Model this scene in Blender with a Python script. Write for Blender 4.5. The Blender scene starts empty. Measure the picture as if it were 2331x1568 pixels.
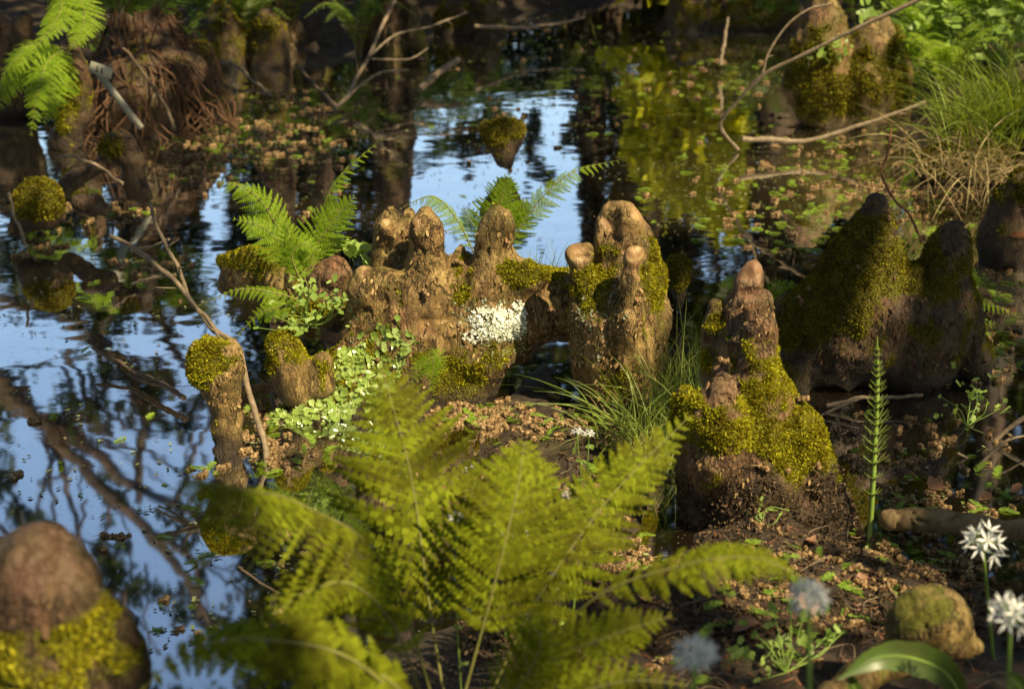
import bpy, math, random
import numpy as np
from mathutils import Vector

R = math.radians
rng = np.random.default_rng(7)
random.seed(7)
scene = bpy.context.scene
COL = scene.collection

# ------------------------------------------------------------------ camera
CAM_H, PITCH, LENS = 1.35, R(22.0), 50.0
cam_d = bpy.data.cameras.new("camera"); cam = bpy.data.objects.new("camera", cam_d); COL.objects.link(cam)
cam.location = (0, 0, CAM_H); cam.rotation_euler = (R(90) - PITCH, 0, 0)
cam_d.lens = LENS; cam_d.sensor_width = 36.0; cam_d.clip_start = 0.05; cam_d.clip_end = 2000
cam_d.dof.use_dof = True; cam_d.dof.focus_distance = 3.08; cam_d.dof.aperture_fstop = 4.2
scene.camera = cam

# ------------------------------------------------------------------ light
SUN = np.array([0.50, -0.42, 0.86]); SUN = SUN / np.linalg.norm(SUN)
elev = math.asin(SUN[2]); azim = math.atan2(SUN[0], SUN[1])
w = bpy.data.worlds.new("World"); scene.world = w; w.use_nodes = True
nt = w.node_tree; bg = nt.nodes["Background"]
sky = nt.nodes.new("ShaderNodeTexSky"); sky.sky_type = 'NISHITA'; sky.sun_disc = False
sky.sun_elevation = elev; sky.sun_rotation = azim; sky.air_density = 1.4; sky.dust_density = 1.2; sky.ozone_density = 1.2
nt.links.new(sky.outputs[0], bg.inputs[0]); bg.inputs[1].default_value = 0.115
sun_d = bpy.data.lights.new("sun", 'SUN'); sun_d.energy = 5.0; sun_d.angle = R(0.5); sun_d.color = (1.0, 0.82, 0.52)
sun = bpy.data.objects.new("sun", sun_d); COL.objects.link(sun)
sun.rotation_euler = Vector(SUN).to_track_quat('Z', 'Y').to_euler(); sun.location = Vector(SUN * 30)
scene.view_settings.view_transform = 'Standard'; scene.view_settings.look = 'None'
scene.view_settings.exposure = 1.1; scene.view_settings.gamma = 1.0
scene.cycles.use_denoising = True
scene.cycles.max_bounces = 6; scene.cycles.transparent_max_bounces = 4

# ------------------------------------------------------------------ pixel helpers (photo seen 2331 px wide)
FPX = 2331 * LENS / 36.0
CP, SP = math.cos(PITCH), math.sin(PITCH)
def ray(px, py):
    x = (px - 1165.5) / FPX; v = (784.0 - py) / FPX
    return np.array([x, CP + v * SP, -SP + v * CP])
def G(px, py, z=0.0):
    d = ray(px, py); s = (z - CAM_H) / d[2]
    return np.array([0, 0, CAM_H]) + s * d
def PY(px, py, Y):
    d = ray(px, py); s = Y / d[1]
    return np.array([0, 0, CAM_H]) + s * d
def RF(px, py, Y):                       # the real point whose mirror image in the water shows there
    p = PY(px, py, Y); p[2] = -p[2]; return p
def mpp(Y, py=784):                      # metres per photo pixel at distance Y
    return Y / ray(1165, py)[1] / FPX
def project(V):
    V = np.asarray(V, float); dz = V[:, 2] - CAM_H
    f = V[:, 1] * CP - dz * SP; u = V[:, 1] * SP + dz * CP
    f = np.maximum(f, 1e-3)
    return 1165.5 + V[:, 0] / f * FPX, 784.0 - u / f * FPX
def smooth(a, b, x):
    t = np.clip((x - a) / (b - a), 0, 1); return t * t * (3 - 2 * t)
def norm(v):
    v = np.asarray(v, float); return v / np.maximum(np.linalg.norm(v, axis=-1, keepdims=True), 1e-9)

# ------------------------------------------------------------------ noise
def _hash(i, j, k, s):
    h = (i.astype(np.int64) * 73856093) ^ (j.astype(np.int64) * 19349663) ^ (k.astype(np.int64) * 83492791) ^ (s * 2654435761)
    h = h & 0xffffffff
    h = ((h ^ (h >> 15)) * 2246822519) & 0xffffffff
    h = ((h ^ (h >> 13)) * 3266489917) & 0xffffffff
    return ((h ^ (h >> 16)) & 0xffffff) / float(0xffffff)
def noise(P, seed=0):
    P = np.asarray(P, float); I = np.floor(P); F = P - I; F = F * F * (3 - 2 * F)
    i, j, k = [I[..., a].astype(np.int64) for a in range(3)]
    x, y, z = F[..., 0], F[..., 1], F[..., 2]
    c = {}
    for a in (0, 1):
        for b in (0, 1):
            for d in (0, 1): c[a, b, d] = _hash(i + a, j + b, k + d, seed)
    l = lambda p, q, t: p + (q - p) * t
    v0 = l(l(c[0, 0, 0], c[1, 0, 0], x), l(c[0, 1, 0], c[1, 1, 0], x), y)
    v1 = l(l(c[0, 0, 1], c[1, 0, 1], x), l(c[0, 1, 1], c[1, 1, 1], x), y)
    return l(v0, v1, z) * 2 - 1
def fbm(P, o=3, seed=0):
    r = 0; a = 1.0; t = 0
    for n in range(o):
        r = r + a * noise(P * (2.03 ** n) + n * 7.7, seed + n); t += a; a *= 0.5
    return r / t

# ------------------------------------------------------------------ mesh helpers
def make_mesh(name, V, faces, smooth_shade=True, attrs=None):
    V = np.asarray(V, np.float32); me = bpy.data.meshes.new(name)
    faces = [np.asarray(f, np.int32) for f in faces if len(f)]
    me.vertices.add(len(V)); me.vertices.foreach_set('co', V.ravel())
    loops = np.concatenate([f.ravel() for f in faces]); sizes = np.concatenate([np.full(len(f), f.shape[1]) for f in faces])
    me.loops.add(len(loops)); me.loops.foreach_set('vertex_index', loops)
    starts = np.concatenate([[0], np.cumsum(sizes)[:-1]]).astype(np.int32)
    me.polygons.add(len(sizes)); me.polygons.foreach_set('loop_start', starts)
    me.polygons.foreach_set('use_smooth', np.full(len(sizes), bool(smooth_shade)))
    me.update(calc_edges=True)
    for k, a in (attrs or {}).items():
        at = me.attributes.new(k, 'FLOAT', 'POINT'); at.data.foreach_set('value', np.asarray(a, np.float32))
    return me
class MB:
    def __init__(s): s.v = []; s.f = {}; s.n = 0
    def add(s, V, F):
        V = np.asarray(V, float).reshape(-1, 3); F = np.asarray(F, int)
        s.f.setdefault(F.shape[1], []).append(F + s.n); s.v.append(V); s.n += len(V)
    def mesh(s, name, base=(0, 0, 0), sm=True):
        return make_mesh(name, np.concatenate(s.v) - np.asarray(base), [np.concatenate(x) for x in s.f.values()], sm)
    def tube(s, pts, rad, n=7, cap=True):
        pts = np.asarray(pts, float); m = len(pts); rad = np.broadcast_to(np.asarray(rad, float), (m,))
        T = norm(np.gradient(pts, axis=0)); up = np.array([0.31, 0.2, 0.93])
        A = norm(np.cross(T, up)); B = np.cross(T, A)
        th = np.arange(n) * 2 * math.pi / n
        ring = pts[:, None] + rad[:, None, None] * (A[:, None] * np.cos(th)[None, :, None] + B[:, None] * np.sin(th)[None, :, None])
        V = ring.reshape(-1, 3); i = np.arange(m - 1)[:, None] * n; j = np.arange(n)[None]; j2 = (j + 1) % n
        F = np.stack([i + j, i + j2, i + n + j2, i + n + j], -1).reshape(-1, 4)
        s.add(V, F)
        if cap:
            c = np.stack([pts[0], pts[-1]]); jj = np.arange(n)
            s.add(np.concatenate([ring[0], ring[-1], c]),
                  np.concatenate([np.stack([(jj + 1) % n, jj, np.full(n, 2 * n)], 1), np.stack([n + jj, n + (jj + 1) % n, np.full(n, 2 * n + 1)], 1)]))
def curve(pts, n):                       # Catmull-Rom through the points
    P = np.asarray(pts, float); P = np.concatenate([[2 * P[0] - P[1]], P, [2 * P[-1] - P[-2]]])
    u = np.linspace(0, len(P) - 3 - 1e-6, n); i = u.astype(int); t = (u - i)[:, None]
    a, b, c, d = P[i], P[i + 1], P[i + 2], P[i + 3]
    return 0.5 * (2 * b + (c - a) * t + (2 * a - 5 * b + 4 * c - d) * t ** 2 + (3 * b - a - 3 * c + d) * t ** 3)
def tag(o, label=None, cat=None, group=None, kind=None):
    if label: o['label'] = label
    if cat: o['category'] = cat
    if group: o['group'] = group
    if kind: o['kind'] = kind
    return o
def obj(name, me, mat, parent=None, loc=None):
    o = bpy.data.objects.new(name, me); COL.objects.link(o)
    if mat is not None and not me.materials: me.materials.append(mat)
    if parent: o.parent = parent
    if loc is not None: o.location = [float(x) for x in loc]
    return o
def empty(name, loc):
    o = bpy.data.objects.new(name, None); COL.objects.link(o); o.location = [float(x) for x in loc]; o.empty_display_size = 0.05
    return o
def copy_tree(o, parent=None):
    c = o.copy(); COL.objects.link(c); c.parent = parent
    for ch in list(o.children): copy_tree(ch, c)
    return c

# ------------------------------------------------------------------ materials
def mat(name):
    m = bpy.data.materials.new(name); m.use_nodes = True
    return m, m.node_tree, m.node_tree.nodes["Principled BSDF"]
def N(nt, t, **kw):
    n = nt.nodes.new(t)
    for k, v in kw.items():
        if k.startswith('i_'): n.inputs[k[2:].replace('_', ' ')].default_value = v
        else: setattr(n, k, v)
    return n
def ramp(nt, fac, stops):
    r = nt.nodes.new('ShaderNodeValToRGB'); e = r.color_ramp.elements
    while len(e) > 1: e.remove(e[-1])
    e[0].position = stops[0][0]; e[0].color = (*stops[0][1], 1)
    for p, c in stops[1:]:
        x = e.new(p); x.color = (*c, 1)
    nt.links.new(fac, r.inputs[0]); return r.outputs[0]
def mix(nt, fac, a, b, mode='MIX'):
    m = nt.nodes.new('ShaderNodeMix'); m.data_type = 'RGBA'; m.blend_type = mode
    for s, v in ((0, fac), (6, a), (7, b)):
        if hasattr(v, 'links'): nt.links.new(v, m.inputs[s])
        elif isinstance(v, (int, float)): m.inputs[s].default_value = v
        else: m.inputs[s].default_value = (*v, 1)
    return m.outputs[2]
def math_n(nt, op, a, b=None):
    m = nt.nodes.new('ShaderNodeMath'); m.operation = op
    for s, v in ((0, a), (1, b)):
        if v is None: continue
        if hasattr(v, 'links'): nt.links.new(v, m.inputs[s])
        else: m.inputs[s].default_value = v
    return m.outputs[0]
def texco(nt, sc=(1, 1, 1)):
    c = nt.nodes.new('ShaderNodeTexCoord'); mp = nt.nodes.new('ShaderNodeMapping'); mp.inputs['Scale'].default_value = sc
    nt.links.new(c.outputs['Object'], mp.inputs[0]); return mp.outputs[0]
def nz(nt, vec, scale, detail=4, rough=0.55):
    n = N(nt, 'ShaderNodeTexNoise', i_Scale=scale, i_Detail=detail, i_Roughness=rough); nt.links.new(vec, n.inputs['Vector']); return n.outputs[0]
def island(nt):
    return nt.nodes.new('ShaderNodeNewGeometry').outputs['Random Per Island']

def bark_mat(name, dark, mid, light, red, moss=(0.13, 0.125, 0.012), crack=0.95, gloss=0.55, sc=1.0):
    m, nt, b = mat(name); L = nt.links.new
    v = texco(nt); vs = texco(nt, (1, 1, 0.42))
    base = ramp(nt, nz(nt, vs, 26 * sc, 6, 0.65), [(0.28, dark), (0.48, mid), (0.72, light)])
    base = mix(nt, ramp(nt, nz(nt, v, 9 * sc, 3), [(0.50, (0, 0, 0)), (0.66, (1, 1, 1))]), base, red)
    grey = ramp(nt, nz(nt, v, 17 * sc, 5, 0.7), [(0.58, (0, 0, 0)), (0.7, (0.6, 0.6, 0.6))])
    base = mix(nt, grey, base, (light[0] * 0.75, light[1] * 0.95, light[2] * 0.8))
    base = mix(nt, ramp(nt, nz(nt, v, 5 * sc, 4, 0.6), [(0.42, (0, 0, 0)), (0.68, (0.75, 0.75, 0.75))]), base, (mid[0] * 0.62, mid[1] * 0.85, mid[2] * 0.55))
    v2 = texco(nt, (1, 1, 0.45))
    def ridge(scale, wdt, det):
        a_ = math_n(nt, 'ABSOLUTE', math_n(nt, 'SUBTRACT', nz(nt, v2, scale, det, 0.6), 0.5))
        return ramp(nt, a_, [(0.0, (0, 0, 0)), (wdt, (1, 1, 1))])
    brk = ramp(nt, nz(nt, v, 13 * sc, 2), [(0.36, (1, 1, 1)), (0.50, (0, 0, 0))])
    e1 = mix(nt, brk, ridge(24 * sc, 0.03, 5), (1, 1, 1)); e2 = ridge(62 * sc, 0.03, 3)
    edge = math_n(nt, 'MULTIPLY', e1, math_n(nt, 'ADD', math_n(nt, 'MULTIPLY', e2, 0.45), 0.55))
    base = mix(nt, math_n(nt, 'MULTIPLY', math_n(nt, 'SUBTRACT', 1.0, edge), crack), base, (dark[0] * 0.4, dark[1] * 0.36, dark[2] * 0.33))
    base = mix(nt, 0.55, base, ramp(nt, nz(nt, v2, 150 * sc, 5, 0.75), [(0.32, (0.28, 0.26, 0.24)), (0.60, (1.3, 1.3, 1.3))]), 'MULTIPLY')
    wa = N(nt, 'ShaderNodeAttribute', attribute_name='wet'); base = mix(nt, wa.outputs['Fac'], base, (0.022, 0.015, 0.010))
    tn = N(nt, 'ShaderNodeAttribute', attribute_name='tip'); base = mix(nt, math_n(nt, 'MULTIPLY', tn.outputs['Fac'], 0.85), base, ramp(nt, nz(nt, v, 20 * sc, 3), [(0.35, (red[0] * .9, red[1] * .95, red[2])), (0.65, (light[0] * .85, light[1] * .78, light[2] * .75))]))
    a = N(nt, 'ShaderNodeAttribute', attribute_name='moss')
    mcol = ramp(nt, nz(nt, v, 90, 4, 0.7), [(0.3, (moss[0] * .35, moss[1] * .4, moss[2] * .6)), (0.7, moss)])
    base = mix(nt, a.outputs['Fac'], base, mcol)
    L(base, b.inputs['Base Color'])
    rg = N(nt, 'ShaderNodeMapRange'); L(a.outputs['Fac'], rg.inputs[0]); rg.inputs[3].default_value = gloss; rg.inputs[4].default_value = 0.95; L(math_n(nt, 'SUBTRACT', rg.outputs[0], math_n(nt, 'MULTIPLY', tn.outputs['Fac'], 0.2)), b.inputs['Roughness'])
    b.inputs['Specular IOR Level'].default_value = 0.35
    h = math_n(nt, 'ADD', math_n(nt, 'MULTIPLY', edge, 0.8), math_n(nt, 'ADD', nz(nt, vs, 120 * sc, 5, 0.7), math_n(nt, 'MULTIPLY', nz(nt, vs, 38 * sc, 4), 0.9)))
    bp = N(nt, 'ShaderNodeBump', i_Strength=0.9, i_Distance=0.006 / sc); L(math_n(nt, 'MULTIPLY', h, math_n(nt, 'SUBTRACT', 1.0, math_n(nt, 'MULTIPLY', tn.outputs['Fac'], 0.8))), bp.inputs['Height']); L(bp.outputs[0], b.inputs['Normal'])
    return m
def leaf_mat(name, stops, trans=0.45, rough=0.5, spec=0.35, tcol=None, patch=0.0):
    m, nt, b = mat(name); L = nt.links.new
    c = ramp(nt, island(nt), [(i / max(1, len(stops) - 1), s) for i, s in enumerate(stops)])
    if patch:
        c = mix(nt, ramp(nt, nz(nt, texco(nt), patch, 3), [(0.45, (0, 0, 0)), (0.72, (0.8, 0.8, 0.8))]), c, (stops[0][0] * 0.9, stops[0][1] * 0.6, stops[0][2] * 1.2))
    L(c, b.inputs['Base Color']); b.inputs['Roughness'].default_value = rough; b.inputs['Specular IOR Level'].default_value = spec
    if trans > 0:
        t = nt.nodes.new('ShaderNodeBsdfTranslucent')
        L(mix(nt, 1.0, c, tcol or (1.5, 1.35, 0.5), 'MULTIPLY'), t.inputs[0])
        ms = nt.nodes.new('ShaderNodeMixShader'); ms.inputs[0].default_value = trans
        L(b.outputs[0], ms.inputs[1]); L(t.outputs[0], ms.inputs[2]); L(ms.outputs[0], nt.nodes['Material Output'].inputs[0])
    return m
def plain_mat(name, c1, c2, sc=30, rough=0.7, spec=0.3, bump=0.3, dist=0.003, stretch=(1, 1, 1)):
    m, nt, b = mat(name); L = nt.links.new; v = texco(nt, stretch)
    n = nz(nt, v, sc, 5, 0.65); L(ramp(nt, n, [(0.3, c1), (0.7, c2)]), b.inputs['Base Color'])
    b.inputs['Roughness'].default_value = rough; b.inputs['Specular IOR Level'].default_value = spec
    bp = N(nt, 'ShaderNodeBump', i_Strength=bump, i_Distance=dist); L(nz(nt, v, sc * 3, 4), bp.inputs['Height']); L(bp.outputs[0], b.inputs['Normal'])
    return m

M = {}
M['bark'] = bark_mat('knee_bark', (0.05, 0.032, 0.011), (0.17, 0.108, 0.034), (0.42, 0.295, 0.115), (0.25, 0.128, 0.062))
M['bark_dark'] = bark_mat('dark_knee_bark', (0.03, 0.018, 0.009), (0.075, 0.045, 0.022), (0.12, 0.078, 0.04), (0.10, 0.042, 0.022), moss=(0.13, 0.115, 0.01))  # darker tones of the knee bark
M['bark_red'] = bark_mat('reddish_knee_bark', (0.05, 0.03, 0.016), (0.14, 0.082, 0.04), (0.26, 0.165, 0.085), (0.20, 0.085, 0.045), moss=(0.17, 0.15, 0.012))
M['trunk'] = bark_mat('trunk_bark', (0.035, 0.021, 0.011), (0.09, 0.055, 0.028), (0.14, 0.095, 0.05), (0.12, 0.055, 0.03), moss=(0.13, 0.11, 0.012), sc=0.35)
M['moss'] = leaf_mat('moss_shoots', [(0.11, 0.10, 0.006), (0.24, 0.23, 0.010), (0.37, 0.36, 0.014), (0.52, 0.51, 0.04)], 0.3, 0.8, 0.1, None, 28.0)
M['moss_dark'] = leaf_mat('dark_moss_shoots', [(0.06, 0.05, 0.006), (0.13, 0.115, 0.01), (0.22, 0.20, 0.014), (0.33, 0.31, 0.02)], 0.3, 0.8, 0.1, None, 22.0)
M['lichen'] = leaf_mat('white_lichen', [(0.42, 0.46, 0.34), (0.66, 0.70, 0.58), (0.84, 0.86, 0.78)], 0.0, 0.8, 0.2)
M['lichen_grey'] = leaf_mat('grey_lichen', [(0.16, 0.18, 0.11), (0.28, 0.30, 0.2)], 0.0, 0.9, 0.1)
M['liverwort'] = leaf_mat('liverwort_thallus', [(0.17, 0.26, 0.045), (0.26, 0.36, 0.07), (0.34, 0.44, 0.14)], 0.25, 0.2, 0.8)
M['fern'] = leaf_mat('fern_leaf', [(0.12, 0.21, 0.012), (0.19, 0.29, 0.018), (0.26, 0.36, 0.028)], 0.5, 0.6, 0.12, (1.25, 1.3, 0.6))
M['fern_near'] = leaf_mat('yellowish_fern_leaf', [(0.085, 0.10, 0.005), (0.155, 0.185, 0.008), (0.25, 0.30, 0.014)], 0.42, 0.7, 0.08, (1.25, 1.2, 0.5), 9.0)
M['stalk'] = plain_mat('fern_stalk', (0.12, 0.13, 0.03), (0.2, 0.19, 0.05), 40, 0.6)
M['stalk_brown'] = plain_mat('brown_fern_stalk', (0.06, 0.03, 0.015), (0.12, 0.06, 0.03), 40, 0.6)
M['grass'] = leaf_mat('grass_blade', [(0.11, 0.17, 0.025), (0.2, 0.27, 0.05), (0.27, 0.33, 0.09)], 0.4, 0.45, 0.4)
M['sedge'] = leaf_mat('sedge_blade', [(0.07, 0.11, 0.01), (0.15, 0.21, 0.022), (0.24, 0.31, 0.05)], 0.4, 0.5, 0.3)
M['grass_dry'] = leaf_mat('dry_grass_blade', [(0.25, 0.2, 0.09), (0.42, 0.34, 0.17)], 0.3, 0.6, 0.3, (1, 0.9, 0.7))
M['herb'] = leaf_mat('herb_leaf', [(0.13, 0.22, 0.03), (0.22, 0.33, 0.06), (0.3, 0.4, 0.1)], 0.4, 0.45, 0.4)
M['twig'] = plain_mat('twig_bark', (0.10, 0.075, 0.045), (0.26, 0.20, 0.13), 45, 0.75, 0.3, 0.6, 0.003)
M['twig_dark'] = plain_mat('dark_twig_bark', (0.05, 0.035, 0.022), (0.14, 0.10, 0.065), 45, 0.75, 0.3, 0.6, 0.003)
M['wood'] = plain_mat('weathered_wood', (0.09, 0.062, 0.032), (0.27, 0.19, 0.09), 30, 0.8, 0.2, 0.8, 0.004, (1, 1, 0.15))
M['catkin'] = leaf_mat('brown_catkin', [(0.11, 0.065, 0.028), (0.23, 0.145, 0.065), (0.46, 0.33, 0.175)], 0.1, 0.8, 0.15, (1, 0.8, 0.6))
M['strap'] = leaf_mat('garlic_leaf_blade', [(0.055, 0.10, 0.015), (0.085, 0.135, 0.025)], 0.35, 0.4, 0.4, None, 16.0)
M['sprig'] = leaf_mat('green_needles', [(0.10, 0.19, 0.02), (0.2, 0.31, 0.035), (0.28, 0.38, 0.06)], 0.4, 0.5, 0.3)
M['needle_red'] = leaf_mat('rust_needles', [(0.19, 0.075, 0.035), (0.3, 0.13, 0.06)], 0.2, 0.7, 0.2)
M['needle_dark'] = plain_mat('dark_red_root', (0.045, 0.024, 0.013), (0.12, 0.065, 0.035), 9, 0.8, 0.2, 0.3)
M['soil_crumb'] = leaf_mat('soil_crumbs', [(0.03, 0.02, 0.012), (0.075, 0.05, 0.028), (0.15, 0.105, 0.06)], 0.0, 0.9, 0.1)
M['flake'] = leaf_mat('bark_flake', [(0.05, 0.03, 0.012), (0.14, 0.085, 0.032), (0.22, 0.15, 0.06), (0.33, 0.23, 0.10), (0.20, 0.10, 0.05)], 0.0, 0.75, 0.2)
M['flake_dark'] = leaf_mat('dark_bark_flake', [(0.02, 0.013, 0.007), (0.06, 0.036, 0.018), (0.11, 0.07, 0.036), (0.08, 0.036, 0.02)], 0.0, 0.8, 0.2)
M['dead_leaf'] = leaf_mat('dead_leaf', [(0.13, 0.06, 0.03), (0.24, 0.125, 0.065), (0.31, 0.18, 0.1)], 0.2, 0.6, 0.3, (1, 0.8, 0.6))
M['debris'] = leaf_mat('floating_leaf_bits', [(0.10, 0.07, 0.035), (0.07, 0.10, 0.02), (0.16, 0.12, 0.06), (0.14, 0.19, 0.04), (0.28, 0.31, 0.12), (0.06, 0.045, 0.025)], 0.0, 0.35, 0.5)
M['petal'] = leaf_mat('white_petal', [(0.78, 0.8, 0.76), (0.86, 0.87, 0.84)], 0.35, 0.6, 0.2, (1, 1, 1))
M['stem'] = plain_mat('green_stem', (0.13, 0.22, 0.03), (0.22, 0.32, 0.06), 20, 0.45, 0.4, 0.1)
M['horsetail_ring'] = plain_mat('horsetail_sheath', (0.05, 0.04, 0.02), (0.11, 0.09, 0.03), 40, 0.6)
M['plastic'] = plain_mat('pale_label_paint', (0.22, 0.215, 0.16), (0.3, 0.29, 0.22), 12, 0.5, 0.4, 0.1)
M['ink'] = plain_mat('dark_label_ink', (0.02, 0.02, 0.02), (0.04, 0.04, 0.035), 12, 0.6)
M['shaded_leaf'] = leaf_mat('shade_toned_tree_leaf', [(0.012, 0.022, 0.005), (0.022, 0.036, 0.008), (0.035, 0.052, 0.012)], 0.3, 0.6, 0.15)  # leaf colour darkened to stand in for shade on the woods across the water
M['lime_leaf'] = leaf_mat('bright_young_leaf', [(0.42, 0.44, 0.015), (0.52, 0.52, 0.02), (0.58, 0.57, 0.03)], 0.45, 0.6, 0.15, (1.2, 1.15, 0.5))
M['canopy_leaf'] = leaf_mat('canopy_leaf', [(0.05, 0.075, 0.012), (0.07, 0.1, 0.016)], 0.25, 0.6, 0.2)
M['bank_leaf'] = leaf_mat('bank_plant_leaf', [(0.05, 0.09, 0.012), (0.09, 0.155, 0.018), (0.15, 0.23, 0.028)], 0.4, 0.5, 0.3)

def ground_mat():
    m, nt, b = mat('dark_soil'); L = nt.links.new; v = texco(nt)
    c = ramp(nt, nz(nt, v, 24, 7, 0.7), [(0.3, (0.014, 0.010, 0.006)), (0.52, (0.05, 0.034, 0.02)), (0.75, (0.13, 0.09, 0.054))])
    c = mix(nt, ramp(nt, nz(nt, v, 5, 4), [(0.52, (0, 0, 0)), (0.7, (0.5, 0.5, 0.5))]), c, (0.05, 0.05, 0.012))
    L(c, b.inputs['Base Color']); b.inputs['Roughness'].default_value = 0.62; b.inputs['Specular IOR Level'].default_value = 0.35
    bp = N(nt, 'ShaderNodeBump', i_Strength=1.0, i_Distance=0.012); L(nz(nt, v, 75, 7, 0.75), bp.inputs['Height']); L(bp.outputs[0], b.inputs['Normal'])
    return m
def water_mat():
    m, nt, b = mat('pond_water'); L = nt.links.new; v = texco(nt)
    c = ramp(nt, nz(nt, v, 1.1, 3), [(0.38, (0.012, 0.009, 0.004)), (0.60, (0.27, 0.22, 0.12))])
    sx = nt.nodes.new('ShaderNodeSeparateXYZ'); L(v, sx.inputs[0]); silt = N(nt, 'ShaderNodeMapRange', interpolation_type='SMOOTHSTEP'); L(sx.outputs['X'], silt.inputs[0]); silt.inputs[1].default_value = 0.75; silt.inputs[2].default_value = 1.5
    sy = N(nt, 'ShaderNodeMapRange', interpolation_type='SMOOTHSTEP'); L(sx.outputs['Y'], sy.inputs[0]); sy.inputs[1].default_value = 3.2; sy.inputs[2].default_value = 4.0
    c = mix(nt, math_n(nt, 'MULTIPLY', math_n(nt, 'ADD', math_n(nt, 'MULTIPLY', silt.outputs[0], 0.7), 0.10), sy.outputs[0]), (0.010, 0.007, 0.003), c)
    sp = N(nt, 'ShaderNodeTexVoronoi', i_Scale=75.0); L(v, sp.inputs['Vector'])
    dots = ramp(nt, sp.outputs['Distance'], [(0.07, (1, 1, 1)), (0.13, (0, 0, 0))])
    dots = math_n(nt, 'MULTIPLY', dots, ramp(nt, nz(nt, v, 3.5, 3), [(0.38, (0, 0, 0)), (0.58, (1, 1, 1))]))
    c = mix(nt, dots, c, (0.16, 0.15, 0.11))
    L(c, b.inputs['Base Color']); b.inputs['IOR'].default_value = 1.33
    L(ramp(nt, dots, [(0.0, (0.025,) * 3), (1.0, (0.6,) * 3)]), b.inputs['Roughness'])
    big = nz(nt, texco(nt, (1, 1.2, 1)), 4.5, 2, 0.5); fine = nz(nt, texco(nt, (1, 1.6, 1)), 38, 3, 0.55)
    reg = ramp(nt, nz(nt, v, 0.9, 2), [(0.50, (0.03,) * 3), (0.70, (0.8,) * 3)])
    cm = N(nt, 'ShaderNodeMapRange', interpolation_type='SMOOTHSTEP'); L(sx.outputs['Y'], cm.inputs[0])
    cm.inputs[1].default_value = 2.3; cm.inputs[2].default_value = 3.8; cm.inputs[3].default_value = 0.10; cm.inputs[4].default_value = 1.0
    reg = math_n(nt, 'MULTIPLY', reg, cm.outputs[0])
    h = math_n(nt, 'ADD', math_n(nt, 'MULTIPLY', math_n(nt, 'MULTIPLY', big, cm.outputs[0]), 1.6), math_n(nt, 'MULTIPLY', math_n(nt, 'MULTIPLY', fine, reg), 0.22))
    h = math_n(nt, 'ADD', h, math_n(nt, 'MULTIPLY', dots, 0.08))
    bp = N(nt, 'ShaderNodeBump', i_Strength=0.5, i_Distance=0.0020); L(h, bp.inputs['Height']); L(bp.outputs[0], b.inputs['Normal'])
    gl = N(nt, 'ShaderNodeBsdfGlossy', i_Roughness=0.03); gl.inputs['Color'].default_value = (0.95, 0.97, 1.0, 1); L(bp.outputs[0], gl.inputs['Normal'])
    lw = N(nt, 'ShaderNodeLayerWeight', i_Blend=0.5); film = math_n(nt, 'ADD', math_n(nt, 'MULTIPLY', math_n(nt, 'POWER', lw.outputs['Facing'], 1.5), 0.74), 0.25)
    film = math_n(nt, 'MULTIPLY', film, math_n(nt, 'SUBTRACT', 1.0, dots))
    ms = nt.nodes.new('ShaderNodeMixShader'); L(film, ms.inputs[0]); L(b.outputs[0], ms.inputs[1]); L(gl.outputs[0], ms.inputs[2]); L(ms.outputs[0], nt.nodes['Material Output'].inputs[0])
    return m
M['ground'] = ground_mat(); M['water'] = water_mat()

# ------------------------------------------------------------------ ground and water
def poly_sd(x, y, pts):                  # signed distance, positive inside
    pts = np.asarray(pts, float); d = np.full(x.shape, 1e9); ins = np.zeros(x.shape, bool)
    for i in range(len(pts)):
        ax, ay = pts[i]; bx, by = pts[(i + 1) % len(pts)]; ex, ey = bx - ax, by - ay
        t = np.clip(((x - ax) * ex + (y - ay) * ey) / (ex * ex + ey * ey), 0, 1)
        d = np.minimum(d, np.hypot(x - ax - t * ex, y - ay - t * ey))
        ins ^= ((ay > y) != (by > y)) & (x < ex * (y - ay) / (ey + 1e-12) + ax)
    return np.where(ins, d, -d)
g2 = lambda *ps: [tuple(G(*p)[:2]) for p in ps]
NEAR = g2((560, 1568), (820, 1420), (1150, 1320), (1420, 1240), (1520, 1130), (1600, 1090), (1930, 1120), (1990, 1215), (2331, 1300)) + [(3, 2.0), (5, 1.0), (4, -3), (-0.5, -3), (-0.45, 1.0)]
MUD = g2((1040, 985), (1110, 890), (1200, 820), (1300, 820), (1340, 880), (1400, 985), (1560, 1080), (1500, 1260), (1250, 1330), (1120, 1180), (1010, 1080))
RIGHT = g2((2040, 330), (2080, 420), (2300, 450), (2500, 520)) + [(4, 4.0), (9, 4), (9, 12)] + g2((2000, 180), (2000, 250))
FAR = [(-40, 6.6), (-4.2, 6.5)] + g2((250, 170), (450, 120), (800, 115), (1000, 70), (1300, 20), (1450, -10), (1500, 60), (1780, 70), (1900, 40)) + [(4, 7.6), (40, 7), (60, 400), (-60, 400)]
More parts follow.
